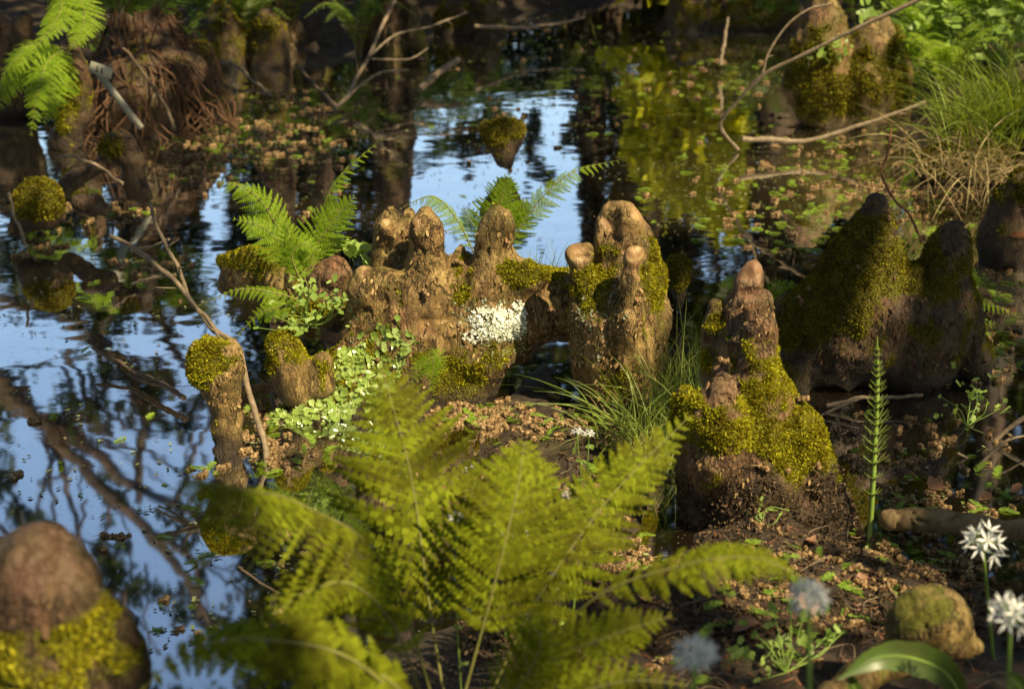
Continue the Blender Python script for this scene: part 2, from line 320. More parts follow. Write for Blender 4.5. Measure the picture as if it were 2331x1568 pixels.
def gz(x, y):
    x = np.asarray(x, float); y = np.asarray(y, float)
    z = np.full(x.shape, -0.10)
    a = poly_sd(x, y, NEAR); z = np.maximum(z, -0.10 + 0.17 * smooth(-0.12, 0.25, a) + 0.10 * np.clip(a - 0.2, 0, 1.5))
    b = poly_sd(x, y, RIGHT); z = np.maximum(z, -0.10 + 0.24 * smooth(-0.15, 0.4, b) + 0.16 * np.clip(b, 0, 3))
    c = poly_sd(x, y, FAR); z = np.maximum(z, -0.10 + 0.20 * smooth(-0.2, 0.4, c) + 0.14 * np.clip(c, 0, 8))
    P = np.stack([x, y, np.zeros_like(x)], -1)
    mud = poly_sd(x, y, MUD); z = np.maximum(z, -0.10 + 0.112 * smooth(-0.10, 0.10, mud))
    return z + 0.02 * fbm(P * 6, 3, 3) + 0.014 * fbm(P * 27, 3, 5)
def axis(lo, hi, step, far, g=1.35):
    a = list(np.arange(lo, hi, step)); s = step
    while a[-1] < far: s *= g; a.append(a[-1] + s)
    s = step
    while a[0] > -far: s *= g; a.insert(0, a[0] - s)
    return np.array(a)
xs = axis(-1.2, 2.2, 0.016, 600); ys = np.concatenate([-axis(-1.0, 0.0, 0.2, 600)[::-1][:14], np.arange(1.15, 3.4, 0.016), np.arange(3.4, 10, 0.06), 10 * 1.18 ** np.arange(0, 25)])
ys = np.unique(np.round(ys, 4)); Xg, Yg = np.meshgrid(xs, ys, indexing='ij'); Zg = gz(Xg, Yg)
nx, ny = Xg.shape; ii, jj = np.meshgrid(np.arange(nx - 1), np.arange(ny - 1), indexing='ij'); q = (ii * ny + jj).ravel()
tag(obj('ground', make_mesh('ground', np.stack([Xg, Yg, Zg], -1).reshape(-1, 3), [np.stack([q, q + ny, q + ny + 1, q + 1], 1)]), M['ground']), kind='structure')
wv = np.array([[-60, -8, 0], [60, -8, 0], [60, 60, 0], [-60, 60, 0]], float)
tag(obj('water', make_mesh('water', wv, [np.array([[0, 1, 2, 3]])]), M['water']), kind='structure')
def top_z(p):
    return max(0.0, float(gz(np.array([p[0]]), np.array([p[1]]))[0]))
def onground(px, py):                    # where the pixel meets the ground or the water
    p = G(px, py, 0.0)
    for _ in range(6): p = G(px, py, top_z(p))
    return p

# ------------------------------------------------------------------ solids grown from round cones (surface nets)
CORN = np.array([[a, b, c] for a in (0, 1) for b in (0, 1) for c in (0, 1)])
EDG = [(a, b) for a in range(8) for b in range(a + 1, 8) if np.abs(CORN[a] - CORN[b]).sum() == 1]
def surface(D, o, h):
    S = D < 0; n = np.array(D.shape) - 1
    cnt = sum(S[a:a + n[0], b:b + n[1], c:c + n[2]].astype(np.int8) for a, b, c in CORN)
    I = np.argwhere((cnt > 0) & (cnt < 8)); idx = -np.ones(n, np.int64); idx[tuple(I.T)] = np.arange(len(I))
    cv = np.stack([D[I[:, 0] + a, I[:, 1] + b, I[:, 2] + c] for a, b, c in CORN], 1)
    acc = np.zeros((len(I), 3)); num = np.zeros(len(I))
    for a, b in EDG:
        va, vb = cv[:, a], cv[:, b]; m = (va < 0) != (vb < 0); t = np.where(m, va / np.where(m, va - vb, 1), 0)
        acc += np.where(m[:, None], CORN[a] + t[:, None] * (CORN[b] - CORN[a]), 0); num += m
    V = (I + acc / num[:, None]) * h + o; F = []
    for ax in range(3):
        u, v = (ax + 1) % 3, (ax + 2) % 3
        sl = [slice(None)] * 3; sl[ax] = slice(0, -1); s2 = list(sl); s2[ax] = slice(1, None)
        A, B = S[tuple(sl)], S[tuple(s2)]; E = np.argwhere(A != B)
        E = E[(E[:, u] > 0) & (E[:, v] > 0) & (E[:, u] < n[u]) & (E[:, v] < n[v])]
        du = np.eye(3, dtype=int)[u]; dv = np.eye(3, dtype=int)[v]
        qd = np.stack([idx[tuple((E - du - dv).T)], idx[tuple((E - dv).T)], idx[tuple(E.T)], idx[tuple((E - du).T)]], 1)
        fl = ~A[tuple(E.T)]; qd[fl] = qd[fl][:, ::-1]; F.append(qd)
    F = np.concatenate(F); return V, F[(F >= 0).all(1)]
def normals(V, F):
    n = np.cross(V[F[:, 2]] - V[F[:, 0]], V[F[:, 3]] - V[F[:, 1]]); out = np.zeros_like(V)
    for k in range(4): np.add.at(out, F[:, k], n)
    return norm(out), np.linalg.norm(n, axis=1) * 0.5
def blob(chains, h, k, amp=0.006, flute=0.004, seed=0, zmin=-0.09, carve=()):
    seg = []
    for ch in chains:
        if len(ch) == 1: ch = [ch[0], ch[0]]
        seg += list(zip(ch[:-1], ch[1:]))
    A = np.array([np.r_[s[0][0], s[0][1]] for s in seg]); B = np.array([np.r_[s[1][0], s[1][1]] for s in seg])
    al = np.concatenate([A, B]); lo = (al[:, :3] - al[:, 3:]).min(0) - 0.03 - 2 * h; hi = (al[:, :3] + al[:, 3:]).max(0) + 0.03 + 2 * h
    lo[2] = max(lo[2], zmin)
    n = np.ceil((hi - lo) / h).astype(int) + 1
    ax = [lo[i] + h * np.arange(n[i]) for i in range(3)]
    X, Y, Z = np.meshgrid(*ax, indexing='ij', copy=False)
    D = np.full(n, 9.0)
    for a, b in zip(A, B):
        r = max(a[3], b[3]) + k + 0.05
        l = np.minimum(a[:3], b[:3]) - r; u = np.maximum(a[:3], b[:3]) + r
        s = tuple(slice(max(0, int((l[i] - lo[i]) / h)), min(n[i], int((u[i] - lo[i]) / h) + 2)) for i in range(3))
        ab = b[:3] - a[:3]; L2 = max(ab @ ab, 1e-12)
        px, py, pz = X[s] - a[0], Y[s] - a[1], Z[s] - a[2]
        t = np.clip((px * ab[0] + py * ab[1] + pz * ab[2]) / L2, 0, 1)
        d = np.sqrt((px - t * ab[0]) ** 2 + (py - t * ab[1]) ** 2 + (pz - t * ab[2]) ** 2) - (a[3] + t * (b[3] - a[3]))
        e = D[s]; hh = np.maximum(k - np.abs(d - e), 0) / k; D[s] = np.minimum(d, e) - hh * hh * k * 0.25
    for c, r in carve:
        D = np.maximum(D, r - np.sqrt((X - c[0]) ** 2 + (Y - c[1]) ** 2 + (Z - c[2]) ** 2))
    band = np.abs(D) < 4 * (amp + flute) + 3 * h
    P = np.stack([X[band], Y[band], Z[band]], 1)
    D[band] += amp * fbm(P * 20 * (0.006 / amp) ** 0.6, 3, seed) * 1.4 + flute * noise(P * np.array([1, 1, 0.22]) * 48 * (0.004 / flute) ** 0.6, seed + 5)
    D[band] += flute * 2.0 * smooth(0.13, 0.0, np.abs(noise(P * np.array([30, 30, 9.0]) * (0.004 / flute) ** 0.6 + 0.6 * noise(P * 40, seed)[:, None], seed + 8))) * smooth(-0.2, 0.3, noise(P * 13, seed + 3))
    D[:, :, 0] = np.maximum(D[:, :, 0], h * .2)
    return surface(D, lo, h)
def px_chain(ch, Y0):                    # [(px, py, radius px, dY)] -> [(point, radius)]
    out = []
    for c in ch:
        px, py, r = c[:3]; Y = Y0 + (c[3] if len(c) > 3 else 0)
        out.append((PY(px, py, Y), r * mpp(Y, py)))
    return out
def ellipses(px, py, E):
    r = np.zeros(len(px))
    for cx, cy, rx, ry, w_ in E: r = r + w_ * smooth(1.25, 0.6, np.hypot((px - cx) / rx, (py - cy) / ry))
    return r
def moss_tufts(V, F, mask, dens, size, seed):
    r = np.random.default_rng(seed); n, ar = normals(V, F); fm = mask[F].mean(1); wgt = ar * np.clip(fm * 1.3 - 0.12, 0, 1)
    N_ = int(wgt.sum() * dens)
    if N_ < 10: return None
    f = r.choice(len(F), N_, p=wgt / wgt.sum()); a, b = r.random((2, N_, 1)); q = V[F[f]]
    P = (q[:, 0] * (1 - a) + q[:, 1] * a) * (1 - b) + (q[:, 3] * (1 - a) + q[:, 2] * a) * b
    nn = n[F[f, 0]]; lump = 0.6 + 0.7 * (noise(P * 70, seed) * 0.5 + 0.5)
    d = norm(nn * 0.8 + r.normal(0, 0.55, (N_, 3)) + np.array([0, 0, 0.25])); L = size * (lump * (0.3 + 0.7 * fm[f]))[:, None] * r.uniform(0.45, 1.5, (N_, 1))
    s = norm(np.cross(d, r.normal(0, 1, (N_, 3)))) * L * 0.21
    V2 = np.stack([P - s * 0.5, P + s * 0.5, P + d * L * 0.55 + s, P + d * L + r.normal(0, 0.15, (N_, 3)) * L, P + d * L * 0.55 - s], 1).reshape(-1, 3)
    return V2, (np.arange(N_)[:, None] * 5 + np.arange(5)[None])
def knee(label, chains, Y0, h=0.005, k=0.03, bark='bark', moss=(), bare=(), up=0.5, thr=0.45, mdens=300000, msize=0.0055, mmat='moss', seed=1,
         name='cypress_knee', cat='tree root', group=None, world=None, amp=0.006, flute=0.004, wet=0.05, carve=(), zmin=-0.09, mpart=True, tips=(), flakes=0, fsize=1.0, fmat='flake'):
    W = world or [px_chain(c, Y0) for c in chains]
    V, F = blob(W, h, k, amp, flute, seed, zmin, carve)
    n, _ = normals(V, F); px, py = project(V)
    m = up * n[:, 2] + 1.1 * fbm(V * 24, 3, seed + 9) + 0.35 * noise(V * 95, seed + 4) + ellipses(px, py, moss) - ellipses(px, py, bare)
    m = smooth(thr - 0.36, thr + 0.30, m); wt = smooth(wet + 0.07, wet - 0.04, V[:, 2] + 0.05 * noise(V * 17, 3) + 0.02 * noise(V * 60, 4))
    m = m * (1 - 0.85 * smooth(wet + 0.02, wet - 0.04, V[:, 2]))
    tp = np.clip(ellipses(px, py, tips), 0, 1) * smooth(-.2, .25, noise(V * 26, seed + 2) + .35); m = m * (1 - tp)
    base = np.array([V[:, 0].mean(), V[:, 1].mean(), max(0, V[:, 2].min())])
    root = empty(name, base); tag(root, label, cat, group)
    obj('wood', make_mesh('wood', V - base, [F], True, {'moss': m, 'wet': wt * 0.85, 'tip': tp}), M[bark], root)
    if mpart:
        t = moss_tufts(V, F, m, mdens, msize, seed)
        if t: obj('moss', make_mesh('moss', t[0] - base, [t[1]], False), M[mmat], root)
    if flakes:
        r = np.random.default_rng(seed + 77); nn, ar = normals(V, F); fw = ar * np.clip(1 - 1.4 * m[F].mean(1), 0, 1) * np.clip(1 - tp[F].mean(1), 0, 1) * (V[F].mean(1)[:, 2] > wet) * smooth(.62, .3, np.abs(nn[F[:, 0]][:, 2])) * np.clip(.35 + 1.6 * noise(V[F].mean(1) * 26, seed + 6), .03, 2)
        f = r.choice(len(F), flakes, p=fw / fw.sum()); P = V[F[f]].mean(1) + r.normal(0, .001, (flakes, 3)); q = nn[F[f, 0]]
        up_ = norm((np.array([0, 0, 1.]) - q * q[:, 2:3]) * np.where(r.random((flakes, 1)) < .45, 1, -1) + r.normal(0, .3, (flakes, 3))); sd_ = norm(np.cross(q, up_)); L = r.uniform(.005, .019, (flakes, 1)) * fsize; W = L * r.uniform(.12, .34, (flakes, 1))
        lift = q * r.uniform(.0004, .0030, (flakes, 1)) * fsize
        Vf = np.stack([P - sd_ * W * .7 + q * .0004, P + sd_ * W * .8 + q * .0004, P + up_ * L * .55 + sd_ * W + q * .0012, P + up_ * L * .6 - sd_ * W + q * .0012, P + up_ * L + sd_ * W * .3 + lift, P + up_ * L * .92 - sd_ * W * .6 + lift], 1).reshape(-1, 3)
        o_ = np.arange(flakes)[:, None] * 6
        obj('bark_flakes', make_mesh('bark_flakes', Vf - base, [np.concatenate([o_ + [0, 1, 2, 3], o_ + [3, 2, 4, 5]])], False), M[fmat], root)
    if wet > .1:
        cr = moss_tufts(V, F, wt * (1 - m), 42000, .008, seed + 50)
        if cr: obj('soil_crust', make_mesh('soil_crust', cr[0] - base, [cr[1]], False), M['soil_crumb'], root)
    return root, V, F, n, base

# ------------------------------------------------------------------ leaf clouds
def quads(P, size, r, flat=0.0, ratio=0.5, direc=None):
    n = len(P); d = norm(r.normal(0, 1, (n, 3)) * np.array([1, 1, 1 - flat])) if direc is None else direc
    s = norm(np.cross(d, norm(r.normal(0, 1, (n, 3)) * np.array([1 - flat, 1 - flat, 1]) + np.array([0, 0, flat]))))
    L = (size * r.uniform(0.6, 1.4, n))[:, None]; W = L * ratio
    V = np.stack([P - d * L * .5, P + s * W * .5 - d * L * 0.05, P + d * L * .5, P - s * W * .5 - d * L * 0.05], 1).reshape(-1, 3)
    return V, np.arange(n)[:, None] * 4 + np.arange(4)[None]
def leaf_mesh(name, P, size, r, base, ratio=0.5, flat=0.0):
    V, F = quads(P, size, r, flat, ratio); return make_mesh(name, V - base, [F], False)

# ------------------------------------------------------------------ woods across the water (seen at the top edge and mirrored in the pond)
def far_tree(name, label, x, y, rad, height, seed, flare=2.6, lean=(0, 0), mossy=True, group='trees across the pond'):
    base = np.array([x, y, top_z((x, y)) - 0.05]); r = np.random.default_rng(seed)
    top = base + np.array([lean[0], lean[1], height])
    lo = base + (top - base) * 0.14
    ch = [[(base - [0, 0, .05], rad * flare * .7), (base + (top - base) * 0.05, rad * 1.35), (lo, rad)]]
    for i in range(7):
        a = i * 2 * math.pi / 7 + r.uniform(-.3, .3); L = rad * flare * r.uniform(0.9, 1.5)
        ch.append([(base + np.array([math.cos(a) * L, math.sin(a) * L, -0.03]), rad * .22), (base + np.array([math.cos(a) * rad * .7, math.sin(a) * rad * .7, height * .06]), rad * .45)])
    V, F = blob(ch, max(0.018, rad * 0.14), rad * 0.8, 0.02, 0.016, seed, base[2] - 0.15)
    n, _ = normals(V, F); m = smooth(0.35, 0.75, 0.35 * n[:, 2] + 0.7 * fbm(V * 5, 3, seed) + 0.35 * smooth(1.2, 0.1, V[:, 2])) if mossy else np.zeros(len(V))
    root = empty(name, base); tag(root, label, 'tree', group)
    mb = MB(); k = 14; t = np.linspace(0.12, 1, k)[:, None]; P = base + (top - base) * t + np.concatenate([r.normal(0, rad * .25, (k, 2)), np.zeros((k, 1))], 1) * np.minimum(1, (t - .12) * 6)
    mb.tube(P, rad * (1.02 - 0.75 * t[:, 0]), 10)
    V2 = np.concatenate(mb.v); F2 = np.concatenate(mb.f[4])
    obj('trunk', make_mesh('trunk', np.concatenate([V, V2]) - base, [F, F2 + len(V)], True, {'moss': np.concatenate([m, np.zeros(len(V2))]), 'wet': np.zeros(len(V) + len(V2))}), M['trunk'], root)
    return root, base, r
def limbs(root, base, paths, nm='limb'):
    for pts, r0, r1 in paths:
        mb = MB(); c = curve(pts, 26); c = c + rng.normal(0, 0.010, c.shape); mb.tube(c, np.linspace(r0, r1, 26), 7)
        obj(nm, mb.mesh(nm, base), M['trunk'], root)
def rfpath(pts, Y, r0=None):
    return [RF(p[0], p[1], Y + (p[2] if len(p) > 2 else 0)) for p in pts]

TREES = []
specs = [  # photo x of the trunk foot, distance, radius px, height, lean
    (-330, 9.0, 60, 7.5, (1.2, 0.0), 'leaning tree left of the pond whose limbs reach out over the water'),
    (330, 7.6, 62, 1.5, (-0.2, 0.1), 'short broken trunk rising behind the fern covered root mound'),
    (600, 7.5, 60, 9.5, (0.1, 0.6), 'mossy trunk with broad buttress roots behind the dark water'),
    (705, 8.1, 42, 9.5, (0.15, 0.4), 'slimmer reddish trunk just right of the mossy buttressed trunk'),
    (885, 7.3, 55, 9.5, (-0.1, 0.6), 'dark brown trunk beside the thin bare branches at the back of the pond'),
    (1345, 9.8, 45, 10.0, (0.2, 0.3), 'shaded trunk standing far back above the middle of the water'),
    (1490, 8.6, 34, 9.0, (0.25, 0.4), 'narrow grey brown trunk at the far end of the water channel'),
    (1790, 9.4, 70, 9.0, (0.15, 0.4), 'broad mossy trunk on the far bank right of the channel'),
    (2010, 9.6, 60, 10.0, (0.1, 0.3), 'trunk in the ferns behind the pointed mossy knees'),
    (2420, 8.8, 70, 9.5, (-0.3, 0.3), 'trunk at the far right edge behind the sedge bank'),
    (-420, 11.5, 60, 10.5, (0.2, 0.2), 'far trunk beyond the leaning tree at the left'),
    (1560, 13.5, 40, 7.0, (0.0, 0.0), 'young sunlit tree with yellow green leaves beyond the far bank'),
]
for i, (px, Y, rp, H, ln, lb) in enumerate(specs):
    rad = rp * mpp(Y, 60) * 0.62
    x = PY(px, 60, Y)[0]
    if i == 0: x = -4.9
    TREES.append(far_tree('leaning_tree' if i == 0 else 'broken_trunk' if i == 1 else ('young_tree' if i == 11 else 'swamp_tree'), lb, x, Y, rad, H, 40 + i, 2.2, ln, i != 11))
# limbs of the leaning tree
def lp(pts, Y): return rfpath(pts, Y)
mp = mpp(9.0, 1000) * 0.95
limbs(TREES[0][0], TREES[0][1], [
    (lp([(-330, 560), (-60, 850), (150, 985), (300, 1100), (430, 1165), (580, 1225)], 9.0), 22 * mp, 8 * mp),
    (lp([(-200, 700), (60, 930), (200, 1080), (300, 1170), (390, 1270), (440, 1340), (490, 1440)], 8.6), 19 * mp, 9 * mp),
    (lp([(350, 1215), (420, 1255), (450, 1310), (455, 1400)], 8.6), 11 * mp, 6 * mp),
    (lp([(-120, 640), (170, 740), (290, 860), (335, 950), (312, 1040), (318, 1140)], 9.3), 20 * mp, 10 * mp),
    (lp([(150, 800), (200, 900), (270, 965), (340, 985), (440, 970), (520, 985)], 9.5), 10 * mp, 4 * mp),
    (lp([(200, 760), (245, 850), (330, 900), (430, 880), (540, 860)], 9.9), 9 * mp, 4 * mp),
    (lp([(-80, 860), (60, 900), (140, 1060), (160, 1150), (200, 1300), (215, 1480)], 9.6), 12 * mp, 4 * mp),
    (lp([(30, 820), (150, 850), (190, 1010), (180, 1130)], 10.2), 9 * mp, 3 * mp),
    (lp([(-60, 1010), (40, 1150), (60, 1280), (30, 1420)], 9.9), 8 * mp, 3 * mp),
    (lp([(-40, 1180), (80, 1260), (180, 1290), (260, 1370), (330, 1500)], 9.2), 9 * mp, 4 * mp),
    (lp([(230, 1010), (330, 1030), (420, 1080), (500, 1090)], 9.4), 8 * mp, 3 * mp),
    (lp([(60, 940), (110, 1040), (120, 1180), (150, 1300)], 9.7), 8 * mp, 3 * mp),
    (lp([(400, 1150), (430, 1060), (470, 980), (480, 900)], 9.1), 9 * mp, 4 * mp),
    (lp([(320, 560), (350, 700), (420, 830), (560, 1000)], 10.0), 18 * mp, 8 * mp),
])
br = np.random.default_rng(31); fine = []
for k in range(26):
    x0 = br.uniform(-60, 520); y0 = br.uniform(700, 1350); a = br.uniform(-.4, 2.0); L_ = br.uniform(120, 380); pts_ = [(x0, y0)]
    for q_ in range(4): a += br.normal(0, .35); pts_.append((pts_[-1][0] + math.cos(a) * L_ / 4, pts_[-1][1] + math.sin(a) * L_ / 4))
    fine.append((lp(pts_, br.uniform(8.7, 10.2)), br.uniform(3, 7) * mp, 2 * mp))
limbs(TREES[0][0], TREES[0][1], fine, 'twig')
# crowns: leaves fill a volume over the woods, thinned to leave the gaps of sky the pond mirrors
def crowns():
    r = np.random.default_rng(11); n = 330000
    px = r.uniform(-500, 2800, n); py = r.uniform(-524, 1700, n); Y = r.uniform(9.6, 13.5, n)
    near = (py > 640); Y = np.where(near, r.uniform(8.8, 11.0, n), Y)
    d = 1.0 * np.ones(n)
    box = lambda x0, x1, y0, y1, f=25: smooth(x0 - f, x0 + f, px) * smooth(x1 + f, x1 - f, px) * smooth(y0 - f, y0 + f, py) * smooth(y1 + f, y1 - f, py)
    q = np.stack([px, py, 0 * px], 1)
    n1 = fbm(q / 85, 3, 3); n2 = fbm(q / 38 + 9, 2, 8)
    d = np.where(py > 430, 0.9, 1.0)
    ll = box(-300, 560, 700, 1600, 60)                                          # the open lower left
    d = d * (1 - ll) + ll * smooth(0.04, 0.42, n1 + 0.4 * n2) * 0.5
    l2 = box(-200, 450, 400, 720, 40); d = d * (1 - l2) + l2 * smooth(-0.35, 0.15, n1 + .5 * n2)
    d = d * (1 - box(880, 1330, 215, 780, 16) * smooth(0.50, 0.24, n1 * .6 + n2 * .7 + 0.25 * smooth(1040, 1330, px) * smooth(470, 330, py)))
    d = d * (1 - box(455, 520, 320, 800, 14) * smooth(0.4, 0.05, n2))
    d = d * (1 - box(-100, 130, 255, 450, 30) * smooth(0.3, 0.0, n1))
    d = d * (1 - box(-200, 70, -524, 130, 40) * 0.97)
    d = d * (1 - 0.5 * box(1560, 1700, 520, 700, 20) * smooth(0.2, 0, n2))
    lime_zone = np.max([smooth(1.15, .75, np.hypot((px - a) / b, (py - c) / e) + .35 * n2) for a, b, c, e in ((1415, 55, 50, 130), (1510, 105, 185, 75), (1570, 125, 330, 165), (1650, 50, 470, 90), (1480, 60, 300, 120))], axis=0)
    keep = (r.random(n) < d * 0.9)
    lime = (r.random(n) < 0.85) & (lime_zone > r.random(n)) & keep
    Y = np.where(lime, np.where(py < 110, r.uniform(10.2, 10.8, n), r.uniform(8.15, 8.8, n)), Y)
    keep = keep & ~((lime_zone > 0.5) & ~lime & (r.random(n) < .5))
    s = CAM_H / 1.0
    x = (px - 1165.5) / FPX; v = (784 - py) / FPX; dy = CP + v * SP; dz = -SP + v * CP
    t = Y / dy; P = np.stack([x * t, Y, -(CAM_H + dz * t)], 1)
    keep &= P[:, 2] > np.where(lime, 0.12, 0.35)
    tx = np.array([b[1][0] for b in TREES]); owner = np.argmin(np.abs(P[:, :1] - tx[None, :11]), 1); owner[lime] = 11
    owner[(px < 330) & near & ~lime] = 0; owner[owner == 1] = 2
    for i, (root, base, rr) in enumerate(TREES):
        s_ = keep & (owner == i)
        if s_.sum() == 0: continue
        obj('crown', leaf_mesh('crown', P[s_], 0.10, r, base, 0.55), M['lime_leaf' if i == 11 else 'shaded_leaf'], root)
    # twigs that carry the leaves of the sunlit tree down to the water side
    b = TREES[11][1]
    limbs(TREES[11][0], b, [([b + [0, 0, 1.0 + .6 * k], b + [0.3 * (k - 2), -2, 1.6 + .6 * k], np.array([RF(1420 + 65 * k, 120 + 80 * k, 8.6)])[0]], 0.05, 0.012) for k in range(4)])
crowns()

# ------------------------------------------------------------------ added unseen tree behind the camera: leaves cut away to shape the dappled shade
def canopy():
    r = np.random.default_rng(5); base = np.array([4.2, -3.4, top_z((4.2, -3.4))])
    root = empty('dapple_mask_tree', base); tag(root, 'added unseen tree behind the viewer, its leaves cut to shape the dappled shade', 'tree')
    mb = MB(); mb.tube(curve([base, base + [.1, .1, 2.5], base + [-.1, .4, 5], base + [.1, .5, 8]], 20), np.linspace(0.28, 0.1, 20), 10)
    me = mb.mesh('trunk', base); obj('trunk', me, M['trunk'], root)
    ends = [(-2, 0, 5), (0, 3, 5.2), (3, 5, 5.4), (6, 3, 5.6), (7.5, 0, 5.2), (1, -1, 5), (-1.5, 3.5, 5.2), (5.5, 6, 5.6)]
    limbs(root, base, [([base + [0, .3, 4.2], (base + [0, .3, 4.6]) * .5 + np.array(e) * .5 + [0, 0, .4], np.array(e)], 0.11, 0.02) for e in ends])
    n = 95000
    P = np.stack([r.uniform(-3.2, 10.5, n), r.uniform(-5.5, 7.0, n), r.uniform(4.2, 5.8, n)], 1)
    # sunlit places: (point, radius, share of leaves kept)
    lit = [(PY(1010, 620, 3.05), .37, 0), (PY(1010, 900, 2.95), .40, 0), (PY(1400, 620, 2.95), .20, .0), (PY(640, 600, 3.2), .3, .02), (PY(1120, 470, 3.3), .3, 0),
           (PY(680, 930, 2.9), .14, 0), (PY(490, 850, 2.75), .14, 0), (PY(520, 1000, 2.75), .12, 0), (G(1150, 960), .22, 0),
           (PY(1700, 720, 2.5), .2, .0), (PY(1790, 980, 2.4), .28, .0), (PY(1600, 960, 2.4), .22, .0), (PY(1700, 1130, 2.35), .15, .05), (PY(1930, 620, 3.05), .15, .0),
           (PY(900, 1100, 1.7), .2, .15), (PY(1250, 1300, 1.55), .12, .3), (PY(650, 1250, 1.4), .22, .0), (PY(1500, 1000, 1.72), .14, 0), (PY(1700, 1290, 1.45), .1, 0), (PY(520, 1500, 1.26), .26, 0.0), (PY(760, 1530, 1.3), .16, 0), (PY(420, 1490, 1.25), .2, 0), (PY(560, 1130, 1.39), .16, 0), (PY(1842, 1362, 1.22), .05, .3), (PY(1583, 1492, 1.14), .05, .3),
           (G(1440, 1280), .14, .1), (G(1720, 1390), .16, .1), (onground(1900, 1330), .12, .15), (onground(1600, 1180), .1, .1), (PY(1900, 1480, 1.5), .12, 0.1), (PY(2230, 1230, 1.82), .06, 0.1), (PY(2300, 1400, 1.42), .06, 0.1),
           (PY(2220, 250, 4.9), .55, .05), (PY(2120, 380, 4.7), .3, .05), (G(1540, 440), .42, .0), (G(1850, 400), .45, .05), (G(2050, 480), .25, .1), (PY(1500, 250, 6.5), .25, .2),
           (PY(60, 250, 4.95), .2, .15), (PY(2200, 60, 6.5), .95, .05), (PY(2000, 150, 5.7), .34, .05), (PY(1880, 150, 5.8), .3, .1), (PY(140, 460, 4.2), .1, .3), (PY(270, 330, 4.4), .15, .3),
           (G(620, 310), .35, .4), (G(1150, 300), .3, .5), (PY(1140, 310, 5.0), .15, .3), (PY(150, 1480, 1.3), .12, .6), (PY(2110, 1410, 1.66), .1, .0), (PY(165, 190, 5.3), .2, .0), (G(800, 470), .2, .1), (PY(620, 60, 7.2), .3, .3), (PY(330, 200, 5.6), .25, .4),
           (G(480, 480), .2, .3), (PY(1740, 150, 5.4), .15, .2), (PY(1850, 310, 5.3), .12, .1)]
    keep = np.ones(n)
    for p, rad, kk in lit:
        v = P - np.asarray(p); d = np.linalg.norm(v - (v @ SUN)[:, None] * SUN, axis=1)
        keep = np.minimum(keep, kk + (1 - kk) * smooth(rad * 0.85, rad * 1.1, d))
    gap = fbm(P * np.array([1.6, 1.6, 0.1]), 2, 21); keep *= 0.12 + 0.88 * smooth(0.52, 0.30, gap)
    P = P[r.random(n) < keep]
    obj('crown', leaf_mesh('crown', P, 0.125, r, base, 0.6, 0.3), M['canopy_leaf'], root)
canopy()
def shade_trees():
    r = np.random.default_rng(77); root0 = None
    for k, (x, y, h) in enumerate([(-8, 1, 9), (-9, -6, 9), (-3, -10, 8), (3, -12, 8), (9.5, -9, 7), (12, -3, 7.5), (10, 4, 8), (11, 10, 9), (-10, 7, 9), (-7.5, 4.2, 8)]):
        b = np.array([x, y, top_z((x, y))])
        if root0 is None:
            root0 = empty('shade_tree', b); tag(root0, 'leafy tree standing outside the view around the pond', 'tree', 'trees around the pond outside the view')
            mb = MB(); mb.tube(curve([b, b + [.1, 0, 3], b + [0, .2, h - 1]], 12), np.linspace(.28, .08, 12), 9); obj('trunk', mb.mesh('trunk', b), M['trunk'], root0)
            n = 5200; d = norm(r.normal(0, 1, (n, 3))) * (r.random((n, 1)) ** .4); P = b + [0, 0, 4.4] + d * np.array([2.6, 2.6, 4.4]); P = P[P[:, 2] > .25]
            obj('crown', leaf_mesh('crown', P, 0.42, r, b, 0.6), M['shaded_leaf'], root0)
        else:
            c = copy_tree(root0); c.location = b; c.rotation_euler = (0, 0, r.uniform(0, 6)); s_ = h / 9; c.scale = (1.1, 1.1, s_)
shade_trees()

# ------------------------------------------------------------------ cypress knees
KN = {}
main = [
    [(888, 480, 10, .10), (884, 505, 24, .10), (886, 540, 36, .10), (888, 590, 40, .10), (890, 660, 44, .08), (905, 740, 60, .05)],
    [(878, 508, 11, .065), (884, 530, 18, .07)], [(930, 492, 14, .07), (922, 540, 26, .08), (915, 600, 32, .07)],
    [(826, 628, 22, -.02), (822, 660, 28, -.02), (824, 710, 30), (824, 780, 38), (832, 860, 46)],
    [(845, 628, 18, -.01), (872, 650, 34, .01), (868, 720, 52, .01), (880, 800, 70, 0)],
    [(905, 645, 34, 0), (940, 660, 44, 0)],
    [(966, 484, 9, -.01), (968, 505, 24, -.01), (971, 545, 36), (972, 600, 42), (974, 690, 80), (950, 780, 95), (945, 880, 100)],
    [(950, 505, 15, -.03), (952, 530, 22, -.02)], [(996, 512, 9, -.01), (990, 535, 18, 0)],
    [(1051, 558, 9, .03), (1050, 590, 20, .03), (1048, 640, 48, .03), (1045, 740, 84, .02)],
    [(1129, 474, 9), (1128, 500, 22), (1125, 545, 32), (1122, 600, 38), (1112, 650, 52), (1105, 720, 70), (1085, 800, 78), (1070, 860, 62)],
    [(1151, 482, 7, -.025), (1149, 505, 11, -.02), (1146, 530, 12, -.015)],
    [(1160, 605, 24, 0), (1195, 630, 30, .0), (1190, 720, 62, .03), (1170, 780, 50, .03)],
    [(1200, 640, 24, -.01), (1232, 632, 16, -.01)],
    [(1200, 690, 80, .07), (1320, 695, 84, .06)],
    [(900, 850, 70, -.03), (800, 905, 66, -.08), (715, 955, 60, -.12), (650, 985, 46, -.15), (605, 1000, 34, -.17)],
    [(780, 830, 40, -.04), (720, 870, 50, -.06)],
    [(1010, 850, 80, 0), (1070, 880, 52, -.02), (1100, 870, 30, -.02)],
]
